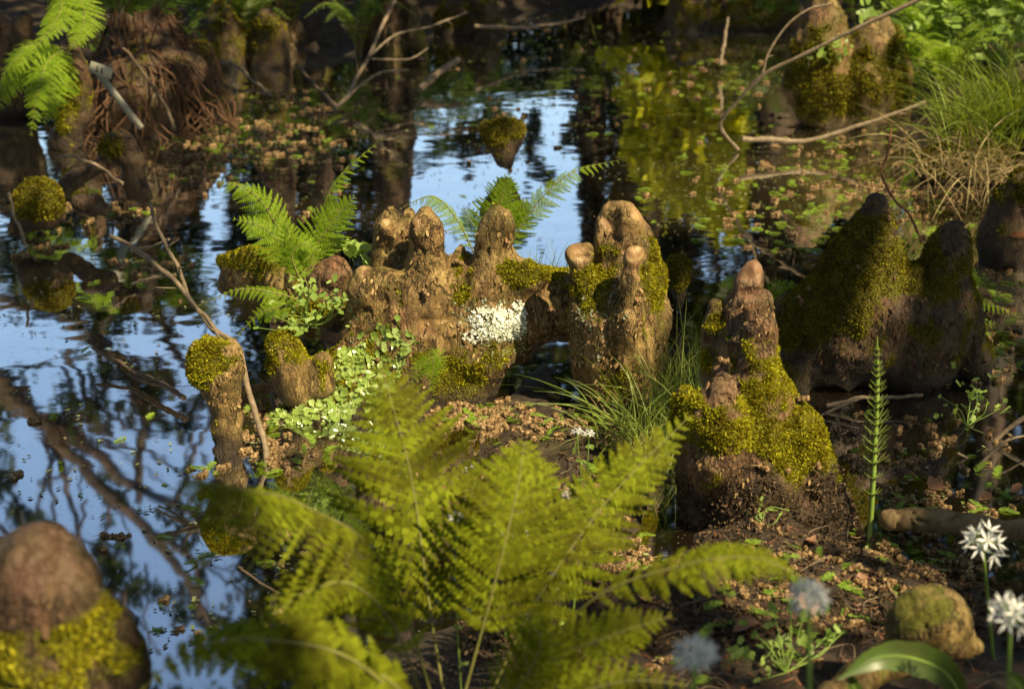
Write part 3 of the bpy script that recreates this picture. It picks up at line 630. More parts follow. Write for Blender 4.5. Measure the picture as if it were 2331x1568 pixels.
moss_main = [(1190, 622, 60, 34, .8), (1250, 608, 70, 14, .8), (1060, 640, 30, 60, .3), (940, 690, 60, 40, .35), (1060, 830, 110, 55, .75), (1060, 900, 80, 50, .6), (830, 700, 14, 100, .3), (700, 880, 130, 90, .6), (880, 800, 50, 60, .35), (1145, 600, 20, 30, .4)]
bare_main = [(960, 590, 60, 130, .7), (1115, 540, 50, 90, .7), (1000, 745, 100, 45, .9), (835, 640, 60, 50, .7), (880, 520, 60, 60, .6), (1120, 680, 60, 40, .5), (1250, 710, 70, 60, .4)]
KN['main'] = knee('sunlit cluster of brown knees with four blunt tips, white lichen and ferns at its foot', main, 3.05, 0.0040, .028, 'bark', moss_main, bare_main, 0.35, 0.55, seed=1, amp=.0075, flakes=1700, fsize=.75, tips=[(878, 508, 12, 11, .9), (951, 508, 14, 14, .7), (1151, 482, 9, 10, .7), (828, 618, 16, 14, .6), (985, 745, 60, 26, .7), (850, 690, 14, 40, .4)])
mid = [
    [(1388, 478, 20, .02), (1384, 510, 25, .02), (1386, 560, 32, .02), (1392, 620, 44, .02)],
    [(1424, 480, 21), (1434, 515, 27), (1446, 560, 36), (1440, 620, 52), (1410, 700, 96), (1408, 790, 98), (1410, 880, 88), (1418, 980, 68)],
    [(1464, 530, 20, .01), (1468, 570, 24, .01), (1480, 630, 30, .01), (1486, 720, 36), (1478, 800, 36), (1465, 870, 32)],
    [(1308, 578, 19, -.03), (1330, 574, 19, -.03)], [(1318, 590, 26, -.03), (1326, 640, 27, -.03), (1340, 720, 44, -.02), (1360, 830, 55)],
    [(1440, 577, 17, -.10), (1450, 575, 17, -.10)], [(1440, 590, 18, -.10), (1434, 640, 22, -.10), (1428, 720, 30, -.09), (1424, 820, 32, -.07)],
]
KN['mid'] = knee('tall stout knee with shiny rounded knobs standing behind the grass tuft', mid, 2.97, 0.0045, .022, 'bark',
                 [(1350, 650, 45, 60, .75), (1345, 720, 40, 40, .5), (1380, 590, 40, 40, .6), (1490, 640, 35, 80, .7), (1400, 560, 40, 20, .4), (1440, 880, 60, 60, .25)],
                 [(1425, 500, 55, 55, 1.2), (1318, 580, 34, 32, 1.0), (1443, 580, 30, 26, 1.2), (1440, 700, 22, 90, .5)], 0.25, 0.56, seed=2, flakes=1300, fsize=.75, tips=[(1420, 495, 60, 45, 1), (1318, 574, 34, 22, 1), (1445, 577, 26, 20, 1), (1436, 660, 12, 50, .6)])
front = [
    [(1713, 612, 21, .08), (1706, 645, 26, .08), (1694, 700, 30, .07), (1676, 780, 34, .05), (1655, 850, 40, .02)],
    [(1695, 690, 20), (1738, 688, 17), (1728, 740, 34), (1712, 820, 50), (1712, 900, 74), (1716, 980, 100), (1725, 1080, 122), (1735, 1180, 132)],
    [(1640, 888, 34, -.10), (1626, 950, 60, -.09), (1630, 1030, 72, -.07), (1640, 1120, 60, -.05)],
    [(1632, 692, 17, .10), (1630, 750, 28, .10), (1636, 850, 42, .08)],
    [(1560, 905, 24, -.02), (1572, 990, 42, -.03), (1592, 1080, 46, -.02), (1600, 1200, 54, -.02)],
    [(1770, 890, 26, 0), (1812, 980, 44, -.02), (1848, 1070, 50, -.03), (1885, 1160, 44, -.04), (1925, 1225, 34, -.05)],
    [(1660, 1150, 70, -.04), (1790, 1180, 70, -.05), (1860, 1210, 50, -.06)],
    [(1700, 1100, 60, -.06), (1690, 1220, 40, -.10)],
]
KN['front'] = knee('big mossy knee at the right with a leaning red tip and a bulging moss skirt', front, 2.46, 0.0042, .028, 'bark_red', wet=.105, moss=
                   [(1800, 960, 120, 130, .8), (1590, 960, 75, 90, .8), (1700, 1000, 120, 50, .7), (1740, 800, 50, 110, .45), (1630, 790, 30, 70, .8), (1850, 1060, 70, 90, .6), (1700, 900, 40, 40, .4)],
                   amp=.0065, bare=[(1713, 610, 40, 70, 1.2), (1715, 700, 60, 60, 1.0), (1640, 885, 50, 34, 1.1), (1640, 810, 24, 60, .6), (1690, 1060, 50, 50, .5), (1690, 1200, 240, 55, 1.2)], up=0.35, thr=0.5, seed=3, flakes=500, fsize=.6, tips=[(1713, 612, 26, 34, 1), (1712, 670, 34, 16, .6), (1640, 815, 18, 40, .8)], zmin=-0.05)
back = [
    [(1997, 464, 24), (1990, 515, 44), (1965, 600, 78), (1940, 690, 112), (1930, 770, 112), (1920, 820, 80)],
    [(2172, 520, 24, .02), (2158, 570, 44, .02), (2138, 650, 66, .02), (2110, 740, 96), (2095, 810, 88)],
    [(2055, 650, 40, .02), (2050, 710, 84, .01), (2040, 800, 92, 0)], [(2000, 600, 50, .01), (2010, 700, 90, 0)],
    [(2190, 700, 40, .02), (2215, 810, 36, .02), (2236, 930, 26, .02)],
    [(2085, 820, 62), (2100, 900, 44), (2105, 950, 40)],
    [(1830, 730, 50, -.02), (1815, 810, 44, -.03), (1815, 880, 34, -.04)],
    [(1790, 700, 30, 0), (1850, 720, 60, 0)],
]
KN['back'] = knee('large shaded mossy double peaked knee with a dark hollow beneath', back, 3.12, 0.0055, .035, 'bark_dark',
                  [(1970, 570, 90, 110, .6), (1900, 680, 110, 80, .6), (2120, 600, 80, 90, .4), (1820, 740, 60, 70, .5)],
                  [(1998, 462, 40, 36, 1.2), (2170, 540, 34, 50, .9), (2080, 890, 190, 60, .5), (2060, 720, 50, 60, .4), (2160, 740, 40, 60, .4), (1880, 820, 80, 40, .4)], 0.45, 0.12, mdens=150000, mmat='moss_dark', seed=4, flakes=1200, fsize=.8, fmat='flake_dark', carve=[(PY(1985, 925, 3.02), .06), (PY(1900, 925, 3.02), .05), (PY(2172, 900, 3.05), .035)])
edge = [[(2325, 420, 36), (2310, 480, 52), (2300, 540, 64), (2310, 610, 66)], [(2380, 440, 50), (2380, 600, 80)], [(2260, 560, 30), (2255, 600, 30)]]
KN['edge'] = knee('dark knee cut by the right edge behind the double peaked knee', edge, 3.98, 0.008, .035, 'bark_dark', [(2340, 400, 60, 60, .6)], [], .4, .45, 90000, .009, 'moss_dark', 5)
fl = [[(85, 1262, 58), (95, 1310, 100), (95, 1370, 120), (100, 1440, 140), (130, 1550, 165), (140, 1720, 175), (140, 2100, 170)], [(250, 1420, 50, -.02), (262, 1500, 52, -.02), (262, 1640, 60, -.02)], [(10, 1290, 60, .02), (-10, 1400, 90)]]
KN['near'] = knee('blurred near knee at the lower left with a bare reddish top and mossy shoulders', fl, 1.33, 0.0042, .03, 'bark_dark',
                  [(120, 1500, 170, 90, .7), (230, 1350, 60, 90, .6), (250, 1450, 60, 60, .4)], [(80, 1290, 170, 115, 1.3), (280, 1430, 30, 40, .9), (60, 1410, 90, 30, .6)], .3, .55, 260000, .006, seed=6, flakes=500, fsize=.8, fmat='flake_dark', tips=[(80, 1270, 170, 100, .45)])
post = [[(470, 800, 30), (470, 835, 36), (475, 860, 28)], [(520, 800, 26), (520, 835, 30), (515, 860, 26)], [(494, 815, 36), (496, 850, 44), (505, 900, 36), (516, 960, 32), (522, 1020, 32), (525, 1080, 36)]]
KN['post'] = knee('mushroom shaped weathered stump with a mossy cap beside the bent branch', post, 2.75, 0.0038, .02, 'bark', [(490, 810, 70, 40, .8), (455, 860, 30, 50, .5), (480, 960, 22, 90, .5), (500, 870, 60, 30, .3)], [(530, 920, 30, 130, .5), (520, 800, 26, 14, .6)], .35, .62, 300000, .006, seed=7, flakes=320, fsize=.6, name='tree_stump', cat='stump', flute=.006, amp=.005)
lump1 = [[(520, 600, 26), (570, 595, 26), (620, 600, 28), (690, 600, 30, .05)], [(520, 650, 22), (640, 660, 40)], [(560, 630, 40), (640, 640, 40)]]
KN['lump1'] = knee('low moss capped stump behind the left fern', lump1, 3.35, 0.0055, .03, 'bark', [(570, 590, 90, 30, .9)], [(560, 645, 80, 30, .3)], .5, .35, 200000, seed=8, name='mossy_stump', cat='stump', wet=.02)
lump2 = [[(720, 630, 26), (760, 625, 34), (765, 670, 40)], [(730, 680, 38), (760, 720, 40)], [(690, 700, 34), (650, 740, 30), (640, 800, 34)]]
KN['lump2'] = knee('rounded smooth red brown knob among the small leafy plants', lump2, 3.15, 0.005, .025, 'bark_red', [(760, 700, 60, 30, .6), (680, 740, 60, 60, .5)], [(750, 635, 60, 45, 1.)], .3, .5, seed=9)
lump3 = [[(648, 795, 38), (660, 840, 44), (670, 880, 40), (690, 920, 40)], [(735, 825, 26), (725, 870, 40)]]
KN['lump3'] = knee('small moss covered mound between the stump and the liverwort slope', lump3, 2.93, 0.0042, .02, 'bark', [(650, 800, 70, 60, .7)], [(690, 860, 40, 40, .4)], .35, .5, 300000, .006, seed=10, name='mossy_mound', cat='stump')
burl = [[(2075, 1405, 48), (2110, 1400, 62), (2140, 1420, 58), (2140, 1450, 40)], [(2070, 1430, 44), (2100, 1450, 40)], [(2165, 1455, 26), (2200, 1468, 15), (2222, 1474, 11)], [(2090, 1470, 30, .02), (2040, 1500, 30, .0), (1960, 1540, 32, -.03), (1890, 1600, 34, -.05), (1840, 1680, 36, -.05)]]
KN['burl'] = knee('round knobbly burl on a curved root behind the garlic leaf', burl, 1.66, 0.0036, .03, 'bark', [(2090, 1395, 70, 60, .5)], [(2150, 1450, 60, 40, .5)], .4, .62, 0, seed=11, amp=.004, flute=.002, name='root_burl', wet=-.5, mpart=False)
ball = [[(1545, 606, 26), (1542, 640, 22), (1548, 670, 12), (1550, 700, 10)]]
KN['ball'] = knee('small moss ball knee standing alone in the water behind the tall knee', ball, 3.5, 0.0045, .015, 'bark_dark', [(1545, 605, 50, 50, 1)], [], .4, .3, 200000, mmat='moss_dark', seed=12, wet=.02)
isl = [[(1112, 300, 18), (1130, 315, 24), (1150, 330, 18)], [(1170, 298, 20), (1165, 320, 22), (1155, 345, 14)], [(1140, 305, 22), (1145, 335, 24), (1150, 365, 20)]]
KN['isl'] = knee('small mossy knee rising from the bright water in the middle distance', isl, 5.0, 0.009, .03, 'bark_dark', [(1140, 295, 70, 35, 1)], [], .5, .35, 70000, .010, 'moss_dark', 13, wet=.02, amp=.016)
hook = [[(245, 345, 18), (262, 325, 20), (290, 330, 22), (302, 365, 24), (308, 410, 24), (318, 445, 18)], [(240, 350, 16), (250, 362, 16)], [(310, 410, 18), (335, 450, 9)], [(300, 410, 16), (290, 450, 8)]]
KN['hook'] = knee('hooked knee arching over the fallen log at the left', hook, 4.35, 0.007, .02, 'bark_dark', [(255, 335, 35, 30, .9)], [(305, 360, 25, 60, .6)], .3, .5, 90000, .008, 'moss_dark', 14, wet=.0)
logc = [[(140, 435, 22), (180, 405, 22), (240, 370, 18)]]
KN['log'] = knee('bare grey log lying between the moss ball and the hooked knee', logc, 4.35, 0.008, .015, 'bark_dark', [], [(190, 400, 100, 60, 1)], .2, .6, seed=15, name='fallen_log', cat='log', mpart=False, wet=0)
mball = [[(85, 450, 34), (105, 455, 34), (80, 480, 38), (120, 490, 30)], [(60, 500, 22), (40, 520, 14)]]
KN['mball'] = knee('round moss cushion at the left end of the fallen log', mball, 4.15, 0.007, .025, 'bark_dark', [(90, 455, 60, 50, 1)], [], .4, .25, 110000, .009, 'moss_dark', 16, name='mossy_stump', cat='stump', wet=0, amp=.016)
gl = [[(185, 462, 20), (215, 465, 22), (235, 478, 14)]]
KN['gl'] = knee('grey rounded root hump just above the water near the hooked knee', gl, 4.15, 0.007, .015, 'bark_dark', [], [(200, 460, 90, 60, 1)], .1, .7, seed=17, mpart=False, wet=-.5)
tr_ = [[(1870, 6, 30), (1872, 50, 48), (1866, 110, 66), (1872, 190, 76), (1880, 245, 66)], [(1836, 120, 40), (1834, 190, 48), (1850, 245, 38)], [(1990, 60, 24), (1986, 110, 50), (1975, 190, 76), (1972, 245, 64)], [(2014, 50, 14), (2018, 95, 30), (2030, 165, 44), (2032, 235, 40), (2048, 290, 24)], [(1985, 255, 30), (1990, 290, 20)], [(1930, 200, 50), (1935, 265, 34)]]
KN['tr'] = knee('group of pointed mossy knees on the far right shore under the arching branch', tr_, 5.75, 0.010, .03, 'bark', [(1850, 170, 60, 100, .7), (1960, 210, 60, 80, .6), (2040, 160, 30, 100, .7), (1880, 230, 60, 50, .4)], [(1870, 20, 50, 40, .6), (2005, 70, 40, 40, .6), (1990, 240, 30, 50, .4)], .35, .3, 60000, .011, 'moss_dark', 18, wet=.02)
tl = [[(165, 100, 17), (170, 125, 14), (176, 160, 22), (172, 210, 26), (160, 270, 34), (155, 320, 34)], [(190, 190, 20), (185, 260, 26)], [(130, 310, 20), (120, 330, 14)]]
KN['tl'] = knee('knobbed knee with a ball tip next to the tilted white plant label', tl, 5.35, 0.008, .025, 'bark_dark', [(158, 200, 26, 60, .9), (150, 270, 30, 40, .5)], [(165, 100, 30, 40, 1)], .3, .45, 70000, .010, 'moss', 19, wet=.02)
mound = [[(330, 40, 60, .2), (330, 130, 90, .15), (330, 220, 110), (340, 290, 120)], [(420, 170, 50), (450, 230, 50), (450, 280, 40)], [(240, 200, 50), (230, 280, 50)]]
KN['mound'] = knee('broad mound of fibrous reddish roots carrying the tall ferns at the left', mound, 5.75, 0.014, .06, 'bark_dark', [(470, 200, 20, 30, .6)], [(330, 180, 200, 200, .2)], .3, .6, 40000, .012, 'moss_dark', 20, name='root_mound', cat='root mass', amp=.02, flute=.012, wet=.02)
root, V, F, nrm, base = KN['mound']
r_ = np.random.default_rng(3); cand = np.where((nrm[:, 1] < .2) & (V[:, 2] > .05))[0]; mb = MB()
for i_ in r_.choice(cand, 240):
    p = V[i_] + nrm[i_] * .01; L_ = r_.uniform(.12, .35); t_ = norm(np.array([r_.normal(0, .5), r_.normal(-.1, .2), -1.])); e = p + t_ * L_; e[2] = max(e[2], 0.0); m_ = (p + e) / 2 + nrm[i_] * r_.uniform(.01, .05) + r_.normal(0, .03, 3)
    mb.tube(curve([p, m_, e], 7), r_.uniform(.0015, .005), 4, False)
obj('root_fibres', mb.mesh('root_fibres', base), M['needle_dark'], root)
for k_, (px_, py_, w_, h_, Y_, lb_) in enumerate([(540, 120, 120, 90, 7.0, 'low mossy root mass at the foot of the buttressed trunk'), (1690, 50, 170, 60, 8.1, 'brown mossy root mound on the far bank right of the channel'), (1000, 60, 130, 50, 7.9, 'dim root hump on the far shore beside the dark trunk'), (20, 300, 60, 60, 6.0, 'dark root lump at the left edge below the bright fern'), (1170, 20, 110, 40, 9.0, 'small far root hump above the middle of the water'), (430, 150, 60, 70, 6.4, 'mossy stub knee right of the fibrous root mound')]):
    c_ = []; r_ = random.Random(k_)
    for q_ in range(6):
        x_ = px_ + r_.uniform(-.8, .8) * w_; t_ = py_ - h_ * r_.uniform(.35, 1.2); c_.append([(x_, t_, w_ * .13, r_.uniform(-.2, .2)), (x_ + r_.uniform(-10, 10), (t_ + py_) / 2, w_ * .22), (x_ + r_.uniform(-30, 30), py_ + 25, w_ * .3)])
    knee(lb_, c_, Y_, .014, .06, 'bark_dark', [(px_, py_ - h_ * .4, w_, h_ * .6, .4)], [], .3, .45, 40000, .013, 'moss_dark', 60 + k_, name='root_mass', cat='root mass', amp=.014, flute=.01, wet=.03)
dk = [[(55, 45, 22), (45, 90, 28), (40, 160, 34), (30, 240, 40), (20, 300, 30)], [(-20, 60, 40), (-10, 200, 50)]]
KN['dk'] = knee('dark round topped knee behind the bright fern at the left edge', dk, 5.9, 0.012, .04, 'bark_dark', [], [(50, 50, 50, 60, 1)], .2, .6, seed=21, mpart=False)

# ------------------------------------------------------------------ lichen and liverwort
def scatter_on(V, F, n, E, seed, facing=-1.0):
    r = np.random.default_rng(seed); nn, ar = normals(V, F); c = V[F].mean(1); px, py = project(c)
    wgt = ar * np.clip(ellipses(px, py, E), 0, 1) * (nn[F[:, 0]][:, 1] < 0.35) * np.clip(1 + fbm(c * 60, 2, seed) * 1.2, 0.05, 2)
    f = r.choice(len(F), n, p=wgt / wgt.sum()); return c[f] + r.normal(0, .0015, (n, 3)), nn[F[f, 0]], r
def lobed(P, Nn, r, size, lobes=9, tilt=0.35, lift=0.002, cup=0.18):
    n = len(P); Nn = norm(Nn + r.normal(0, tilt, (n, 3))); a = norm(np.cross(Nn, r.normal(0, 1, (n, 3)))); b = np.cross(Nn, a)
    th = np.linspace(0, 2 * math.pi, lobes, endpoint=False)[None] + r.uniform(0, 6.28, (n, 1))
    rad = size * r.uniform(.55, 1.35, (n, 1)) * (0.72 + 0.32 * np.cos(2 * th + r.uniform(0, 6, (n, 1))) + r.uniform(-.16, .16, th.shape)); rad = np.maximum(rad, size * .25)
    el = r.uniform(.6, 1.0, (n, 1))
    up = rad * cup * (0.6 + np.cos(3 * th + r.uniform(0, 6, (n, 1))))
    ring = P[:, None] + Nn[:, None] * (lift + up[..., None]) + a[:, None] * (rad * np.cos(th))[..., None] + b[:, None] * (rad * el * np.sin(th))[..., None]
    cen = P + Nn * lift * 0.6
    V = np.concatenate([ring, cen[:, None]], 1).reshape(-1, 3); o = np.arange(n)[:, None, None] * (lobes + 1); j = np.arange(lobes)
    F = (o + np.stack([j, (j + 1) % lobes, np.full(lobes, lobes)], 1)[None]).reshape(-1, 3)
    return V, F
root, V, F, nrm, base = KN['main']
P, Nn, r = scatter_on(V, F, 1300, [(1115, 728, 46, 30, 1), (1150, 745, 44, 26, 1), (1180, 712, 18, 28, .8), (1085, 765, 30, 16, .5)], 3)
v, f = lobed(P, Nn, r, 0.0046, 9, .10, .0012, .07); obj('lichen', make_mesh('lichen', v - base, [f], False), M['lichen'], root)
P, Nn, r = scatter_on(V, F, 420, [(1120, 735, 85, 60, .6), (1160, 790, 60, 40, .6), (1080, 700, 50, 30, .4), (805, 740, 12, 70, .6)], 13)
v, f = lobed(P, Nn, r, 0.0042, 9, .10, .0008, .06); obj('lichen', make_mesh('lichen', v - base, [f], False), M['lichen_grey'], root)
P, Nn, r = scatter_on(V, F, 820, [(740, 890, 120, 70, 1), (880, 800, 70, 60, .5), (670, 960, 100, 60, 1), (810, 850, 90, 60, .9), (890, 750, 45, 40, .18), (640, 1000, 70, 40, .8)], 4)
v, f = lobed(P, Nn, r, 0.0125, 9, .30, .003, .16)
tag(obj('liverwort', make_mesh('liverwort', v - base, [f], True), M['liverwort'], None, base), 'carpet of glossy pale green liverwort on the slope below the sunlit knees', 'liverwort', kind='stuff')
root, V, F, nrm, base = KN['mid']
P, Nn, r = scatter_on(V, F, 240, [(1370, 730, 60, 90, .5), (1330, 760, 30, 80, .7)], 8)
v, f = lobed(P, Nn, r, 0.0042, 8, .2, .001, .08); obj('lichen', make_mesh('lichen', v - base, [f], False), M['lichen_grey'], root)

# ------------------------------------------------------------------ ferns
def frond(pts, hw, npin=24, face=(0, -0.55, 0.83), droop=0.12, u0=0.16, seed=0, ang=0.42, twist=0.0, stalk_r=0.0022, npl=11, fat=1.0):
    r = np.random.default_rng(seed); c = curve(pts, 60); T = norm(np.gradient(c, axis=0))
    S = norm(np.cross(T, norm(np.asarray(face, float)))); Nv = np.cross(S, T)
    u = np.linspace(u0, 0.985, npin); i = np.clip((u * 59).astype(int), 0, 59)
    prof = np.clip((u - u0 + .06) / .3, 0, 1) ** .6 * np.clip(1.02 - u, 0, 1) ** .75 * 1.5
    prof = prof / prof.max()
    Vs, Fs, off = [], [], 0
    v = np.linspace(0.04, 0.97, npl)
    for side in (-1, 1):
        L = hw * prof * r.uniform(.88, 1.08, npin); a = ang * (0.75 + 0.8 * u) + r.normal(0, .05, npin)
        d = S[i] * side * np.cos(a)[:, None] + T[i] * np.sin(a)[:, None]
        nd = Nv[i]; o = c[i]
        dl = droop + r.normal(0, .10, npin)
        # midrib points of every pinna: npin x npl
        q = o[:, None] + d[:, None] * (L[:, None] * v)[..., None] - nd[:, None] * (L[:, None] * (dl[:, None] * v ** 1.7))[..., None]
        pd = norm(np.gradient(q, axis=1)); pn = norm(np.cross(pd, np.cross(nd[:, None], pd)))
        ps = np.cross(pn, pd)
        spacing = (u[1] - u[0]) * np.linalg.norm(np.diff(c, axis=0), axis=1).sum()
        ln = np.minimum(L * .28 * fat, spacing * .76 * fat)[:, None] * (1.0 - v[None] ** 2.2 * .88) * r.uniform(.85, 1.1, (npin, npl))
        wd = (L / npl * 0.68 * fat)[:, None] * np.ones(npl)
        for s2 in (-1, 1):
            ld = norm(ps * s2 * .92 + pd * .42 - pn * r.normal(0.08, .12, (npin, npl, 1)))
            cr = np.cross(pn, ld)
            b0 = q; tip = q + ld * ln[..., None]
            m1 = q + ld * (ln * .45)[..., None] + cr * (wd * .62)[..., None]; m2 = q + ld * (ln * .45)[..., None] - cr * (wd * .62)[..., None]
            b1 = q + pd * (wd * .45)[..., None]; b2 = q - pd * (wd * .45)[..., None]
            lo, hi = (m1, m2)
            sgn = ((m1 - b1) * (m1 - b1)).sum(-1) < ((m2 - b1) * (m2 - b1)).sum(-1)
            A = np.where(sgn[..., None], m1, m2); B = np.where(sgn[..., None], m2, m1)
            V = np.stack([b2, b1, A, tip, B], 2).reshape(-1, 3); k = npin * npl
            Vs.append(V); Fs.append(np.arange(k)[:, None] * 5 + np.arange(5)[None] + off); off += 5 * k
        # the thin midrib of each pinna (a narrow strip) keeps its leaflets in one piece
        wr = np.minimum(L * .02, .0016)[:, None, None]
        V = np.stack([q - ps * wr, q + ps * wr], 2).reshape(-1, 3)
        idx = (np.arange(npin)[:, None] * npl + np.arange(npl - 1)[None]).ravel() * 2
        Vs.append(V); Fs.append(np.stack([idx, idx + 1, idx + 3, idx + 2], 1) + off); off += len(V)
    four = [f for f in Fs if f.shape[1] == 4]; five = [f for f in Fs if f.shape[1] == 5]
    st = MB(); st.tube(c, np.linspace(stalk_r, stalk_r * .25, 60), 5)
    return np.concatenate(Vs), [np.concatenate(five), np.concatenate(four)], st
def fern(label, base, fronds, material='fern', group=None, name='fern', stalk='stalk'):
    root = empty(name, base); tag(root, label, 'fern', group)
    for k, fr in enumerate(fronds):
        V, F, st = frond(**fr)
        o = obj('frond', make_mesh('frond', V - base, F, False), M[material], root)
        obj('stalk', st.mesh('stalk', base), M[stalk], o)
    return root
def FP(pts, hwpx, Y=None, **kw):         # frond through photo points (px, py, Y)
    P = [PY(p[0], p[1], p[2] if len(p) > 2 else Y) for p in pts]; Ym = (pts[len(pts) // 2][2] if len(pts[0]) > 2 else Y)
    return dict(pts=P, hw=hwpx * mpp(Ym, pts[0][1]), **kw)
b = onground(1060, 1640)
fern('large blurred yellow green fern spreading across the foreground', b, [
    FP([(1020, 1640, 1.62), (975, 1360, 1.66), (935, 1080, 1.74), (868, 835, 1.86)], 215, npin=24, seed=1, fat=1.1, droop=.22, u0=.3, face=(0.1, -.9, .4)),
    FP([(1000, 1640, 1.58), (880, 1290, 1.50), (690, 1150, 1.42), (520, 1110, 1.38), (410, 1090, 1.36)], 120, npin=24, seed=2, fat=1.1, droop=1.0, u0=.3, face=(-.05, -.25, .97)),
    FP([(1090, 1640, 1.62), (1220, 1370, 1.66), (1390, 1130, 1.72), (1572, 945, 1.80)], 125, npin=26, seed=3, fat=1.1, droop=.1, u0=.25, face=(-.2, -.9, .4)),
    FP([(1130, 1640, 1.56), (1330, 1380, 1.50), (1560, 1285, 1.46), (1720, 1270, 1.44), (1835, 1320, 1.42)], 70, npin=26, seed=4, fat=1.1, droop=.5, u0=.3, face=(0, -.5, .86)),
    FP([(1040, 1640, 1.58), (1120, 1350, 1.60), (1170, 1150, 1.64), (1195, 1005, 1.70)], 170, npin=22, seed=5, fat=1.1, droop=.15, u0=.25, face=(0, -.9, .4)),
    FP([(980, 1640, 1.50), (900, 1430, 1.46), (800, 1330, 1.44), (690, 1350, 1.42), (600, 1420, 1.40)], 130, npin=20, seed=7, fat=1.1, droop=.4, u0=.2, face=(-.1, -.8, .6)),
    FP([(1100, 1660, 1.46), (1230, 1520, 1.44), (1380, 1450, 1.42), (1530, 1400, 1.42)], 105, npin=22, seed=9, fat=1.1, droop=.3, u0=.15, face=(0, -.8, .6)),
    FP([(1080, 1660, 1.42), (1180, 1560, 1.40), (1230, 1470, 1.39), (1200, 1400, 1.39)], 110, npin=18, seed=10, droop=.3, u0=.1, face=(0, -.9, .5)),
    FP([(1120, 1680, 1.40), (1260, 1600, 1.38), (1420, 1550, 1.37), (1580, 1560, 1.37)], 85, npin=20, seed=12, droop=.4, u0=.1, face=(0, -.8, .6)),
], 'fern_near')
b = onground(700, 1660)
fern('close blurred fern frond reaching in at the bottom left', b, [
    FP([(980, 1660, 1.34), (800, 1500, 1.30), (600, 1455, 1.27), (440, 1475, 1.25), (320, 1570, 1.24)], 110, npin=15, seed=14, droop=.75, u0=.05, face=(0, -.62, .78), npl=10, fat=1.7),
    FP([(1000, 1680, 1.34), (900, 1560, 1.32), (820, 1520, 1.32), (720, 1545, 1.32)], 70, npin=12, seed=15, fat=1.6, droop=.5, u0=.1, face=(-.1, -.35, .93), npl=8),
], 'fern_near')
b = PY(700, 640, 3.22)
fern('bright green fern growing on the root behind the left knees', b, [
    FP([(700, 640), (722, 520), (765, 415), (872, 312)], 40, 3.22, npin=22, seed=21, droop=.5, face=(-.75, -.5, .5), u0=.2),
    FP([(695, 630), (640, 530), (575, 440), (480, 408)], 55, 3.22, npin=20, seed=22, droop=.6, face=(-.2, -.45, .85), u0=.2),
    FP([(698, 630), (720, 560), (762, 500), (808, 448)], 70, 3.16, npin=20, seed=23, droop=.1, face=(.3, -.8, .4), u0=.15),
    FP([(695, 640), (650, 570), (600, 520), (532, 498)], 62, 3.2, npin=16, seed=24, droop=.3, face=(0, -.7, .7), u0=.15),
    FP([(700, 650), (680, 600), (665, 560), (650, 500)], 60, 3.1, npin=16, seed=25, droop=.3, face=(0, -.95, .3), u0=.15),
    FP([(690, 650), (665, 585), (690, 555), (735, 578)], 45, 3.08, npin=14, seed=26, droop=.3, face=(0, -.8, .6), u0=.1),
], 'fern')
b = PY(690, 690, 3.1)
fern('low fern frond pointing left over the water from the knob', b, [
    FP([(700, 690), (620, 665), (540, 660), (452, 695)], 32, 3.08, npin=18, seed=27, droop=.5, face=(0, -.5, .85), u0=.1),
    FP([(700, 695), (640, 700), (590, 715), (530, 775)], 36, 3.02, npin=16, seed=28, droop=.3, face=(0, -.75, .6), u0=.1),
], 'fern')
b = PY(1110, 600, 3.35)
fern('green fern with three tall fronds behind the blunt knee tips', b, [
    FP([(1090, 600), (1040, 500), (985, 448), (918, 470)], 36, 3.36, npin=20, seed=31, droop=.7, face=(0, -.3, .95), u0=.15),
    FP([(1105, 600), (1128, 520), (1142, 450), (1158, 396)], 72, 3.38, npin=20, seed=32, droop=.05, face=(0, -.93, .35), u0=.1),
    FP([(1140, 600), (1210, 480), (1300, 395), (1432, 360)], 40, 3.34, npin=24, seed=33, droop=.6, face=(.3, -.4, .85), u0=.15),
    FP([(1140, 600), (1165, 530), (1180, 490), (1200, 455)], 60, 3.42, npin=16, seed=34, droop=.1, face=(.2, -.9, .35), u0=.1),
    FP([(1115, 600), (1085, 530), (1070, 500), (1055, 470)], 40, 3.4, npin=14, seed=35, droop=.1, face=(-.2, -.9, .35), u0=.1),
], 'fern')
b = PY(990, 812, 2.86)
fern('tiny fern with blunt fronds at the foot of the sunlit knees', b, [
    FP([(985, 812), (955, 840), (930, 890)], 27, 2.86, npin=11, seed=36, droop=.1, face=(0, -.9, .4), u0=.05, npl=7, stalk_r=.001),
    FP([(985, 815), (985, 850), (985, 900)], 27, 2.85, npin=11, seed=37, droop=.1, face=(0, -.9, .4), u0=.05, npl=7, stalk_r=.001),
    FP([(985, 815), (1000, 815), (1015, 845)], 27, 2.86, npin=9, seed=38, droop=.1, face=(0, -.9, .4), u0=.05, npl=7, stalk_r=.001),
    FP([(975, 812), (985, 800), (1015, 795)], 12, 2.88, npin=9, seed=39, droop=.1, face=(0, -.7, .7), u0=.05, npl=7, stalk_r=.001),
], 'fern')
b = onground(2190, 700)
fern('green fern fronds leaning out to the right behind the double peaked knee', b, [
    FP([(2170, 690), (2200, 660), (2250, 690), (2325, 720)], 36, 3.35, npin=18, seed=41, droop=.4, face=(0, -.5, .85), u0=.1),
    FP([(2170, 700), (2200, 700), (2240, 730), (2300, 745)], 34, 3.3, npin=16, seed=42, droop=.4, face=(0, -.5, .85), u0=.1),
    FP([(2170, 690), (2200, 640), (2220, 630), (2250, 660)], 30, 3.4, npin=14, seed=43, droop=.3, face=(0, -.7, .7), u0=.1),
], 'fern')
b = PY(1770, 700, 3.2)
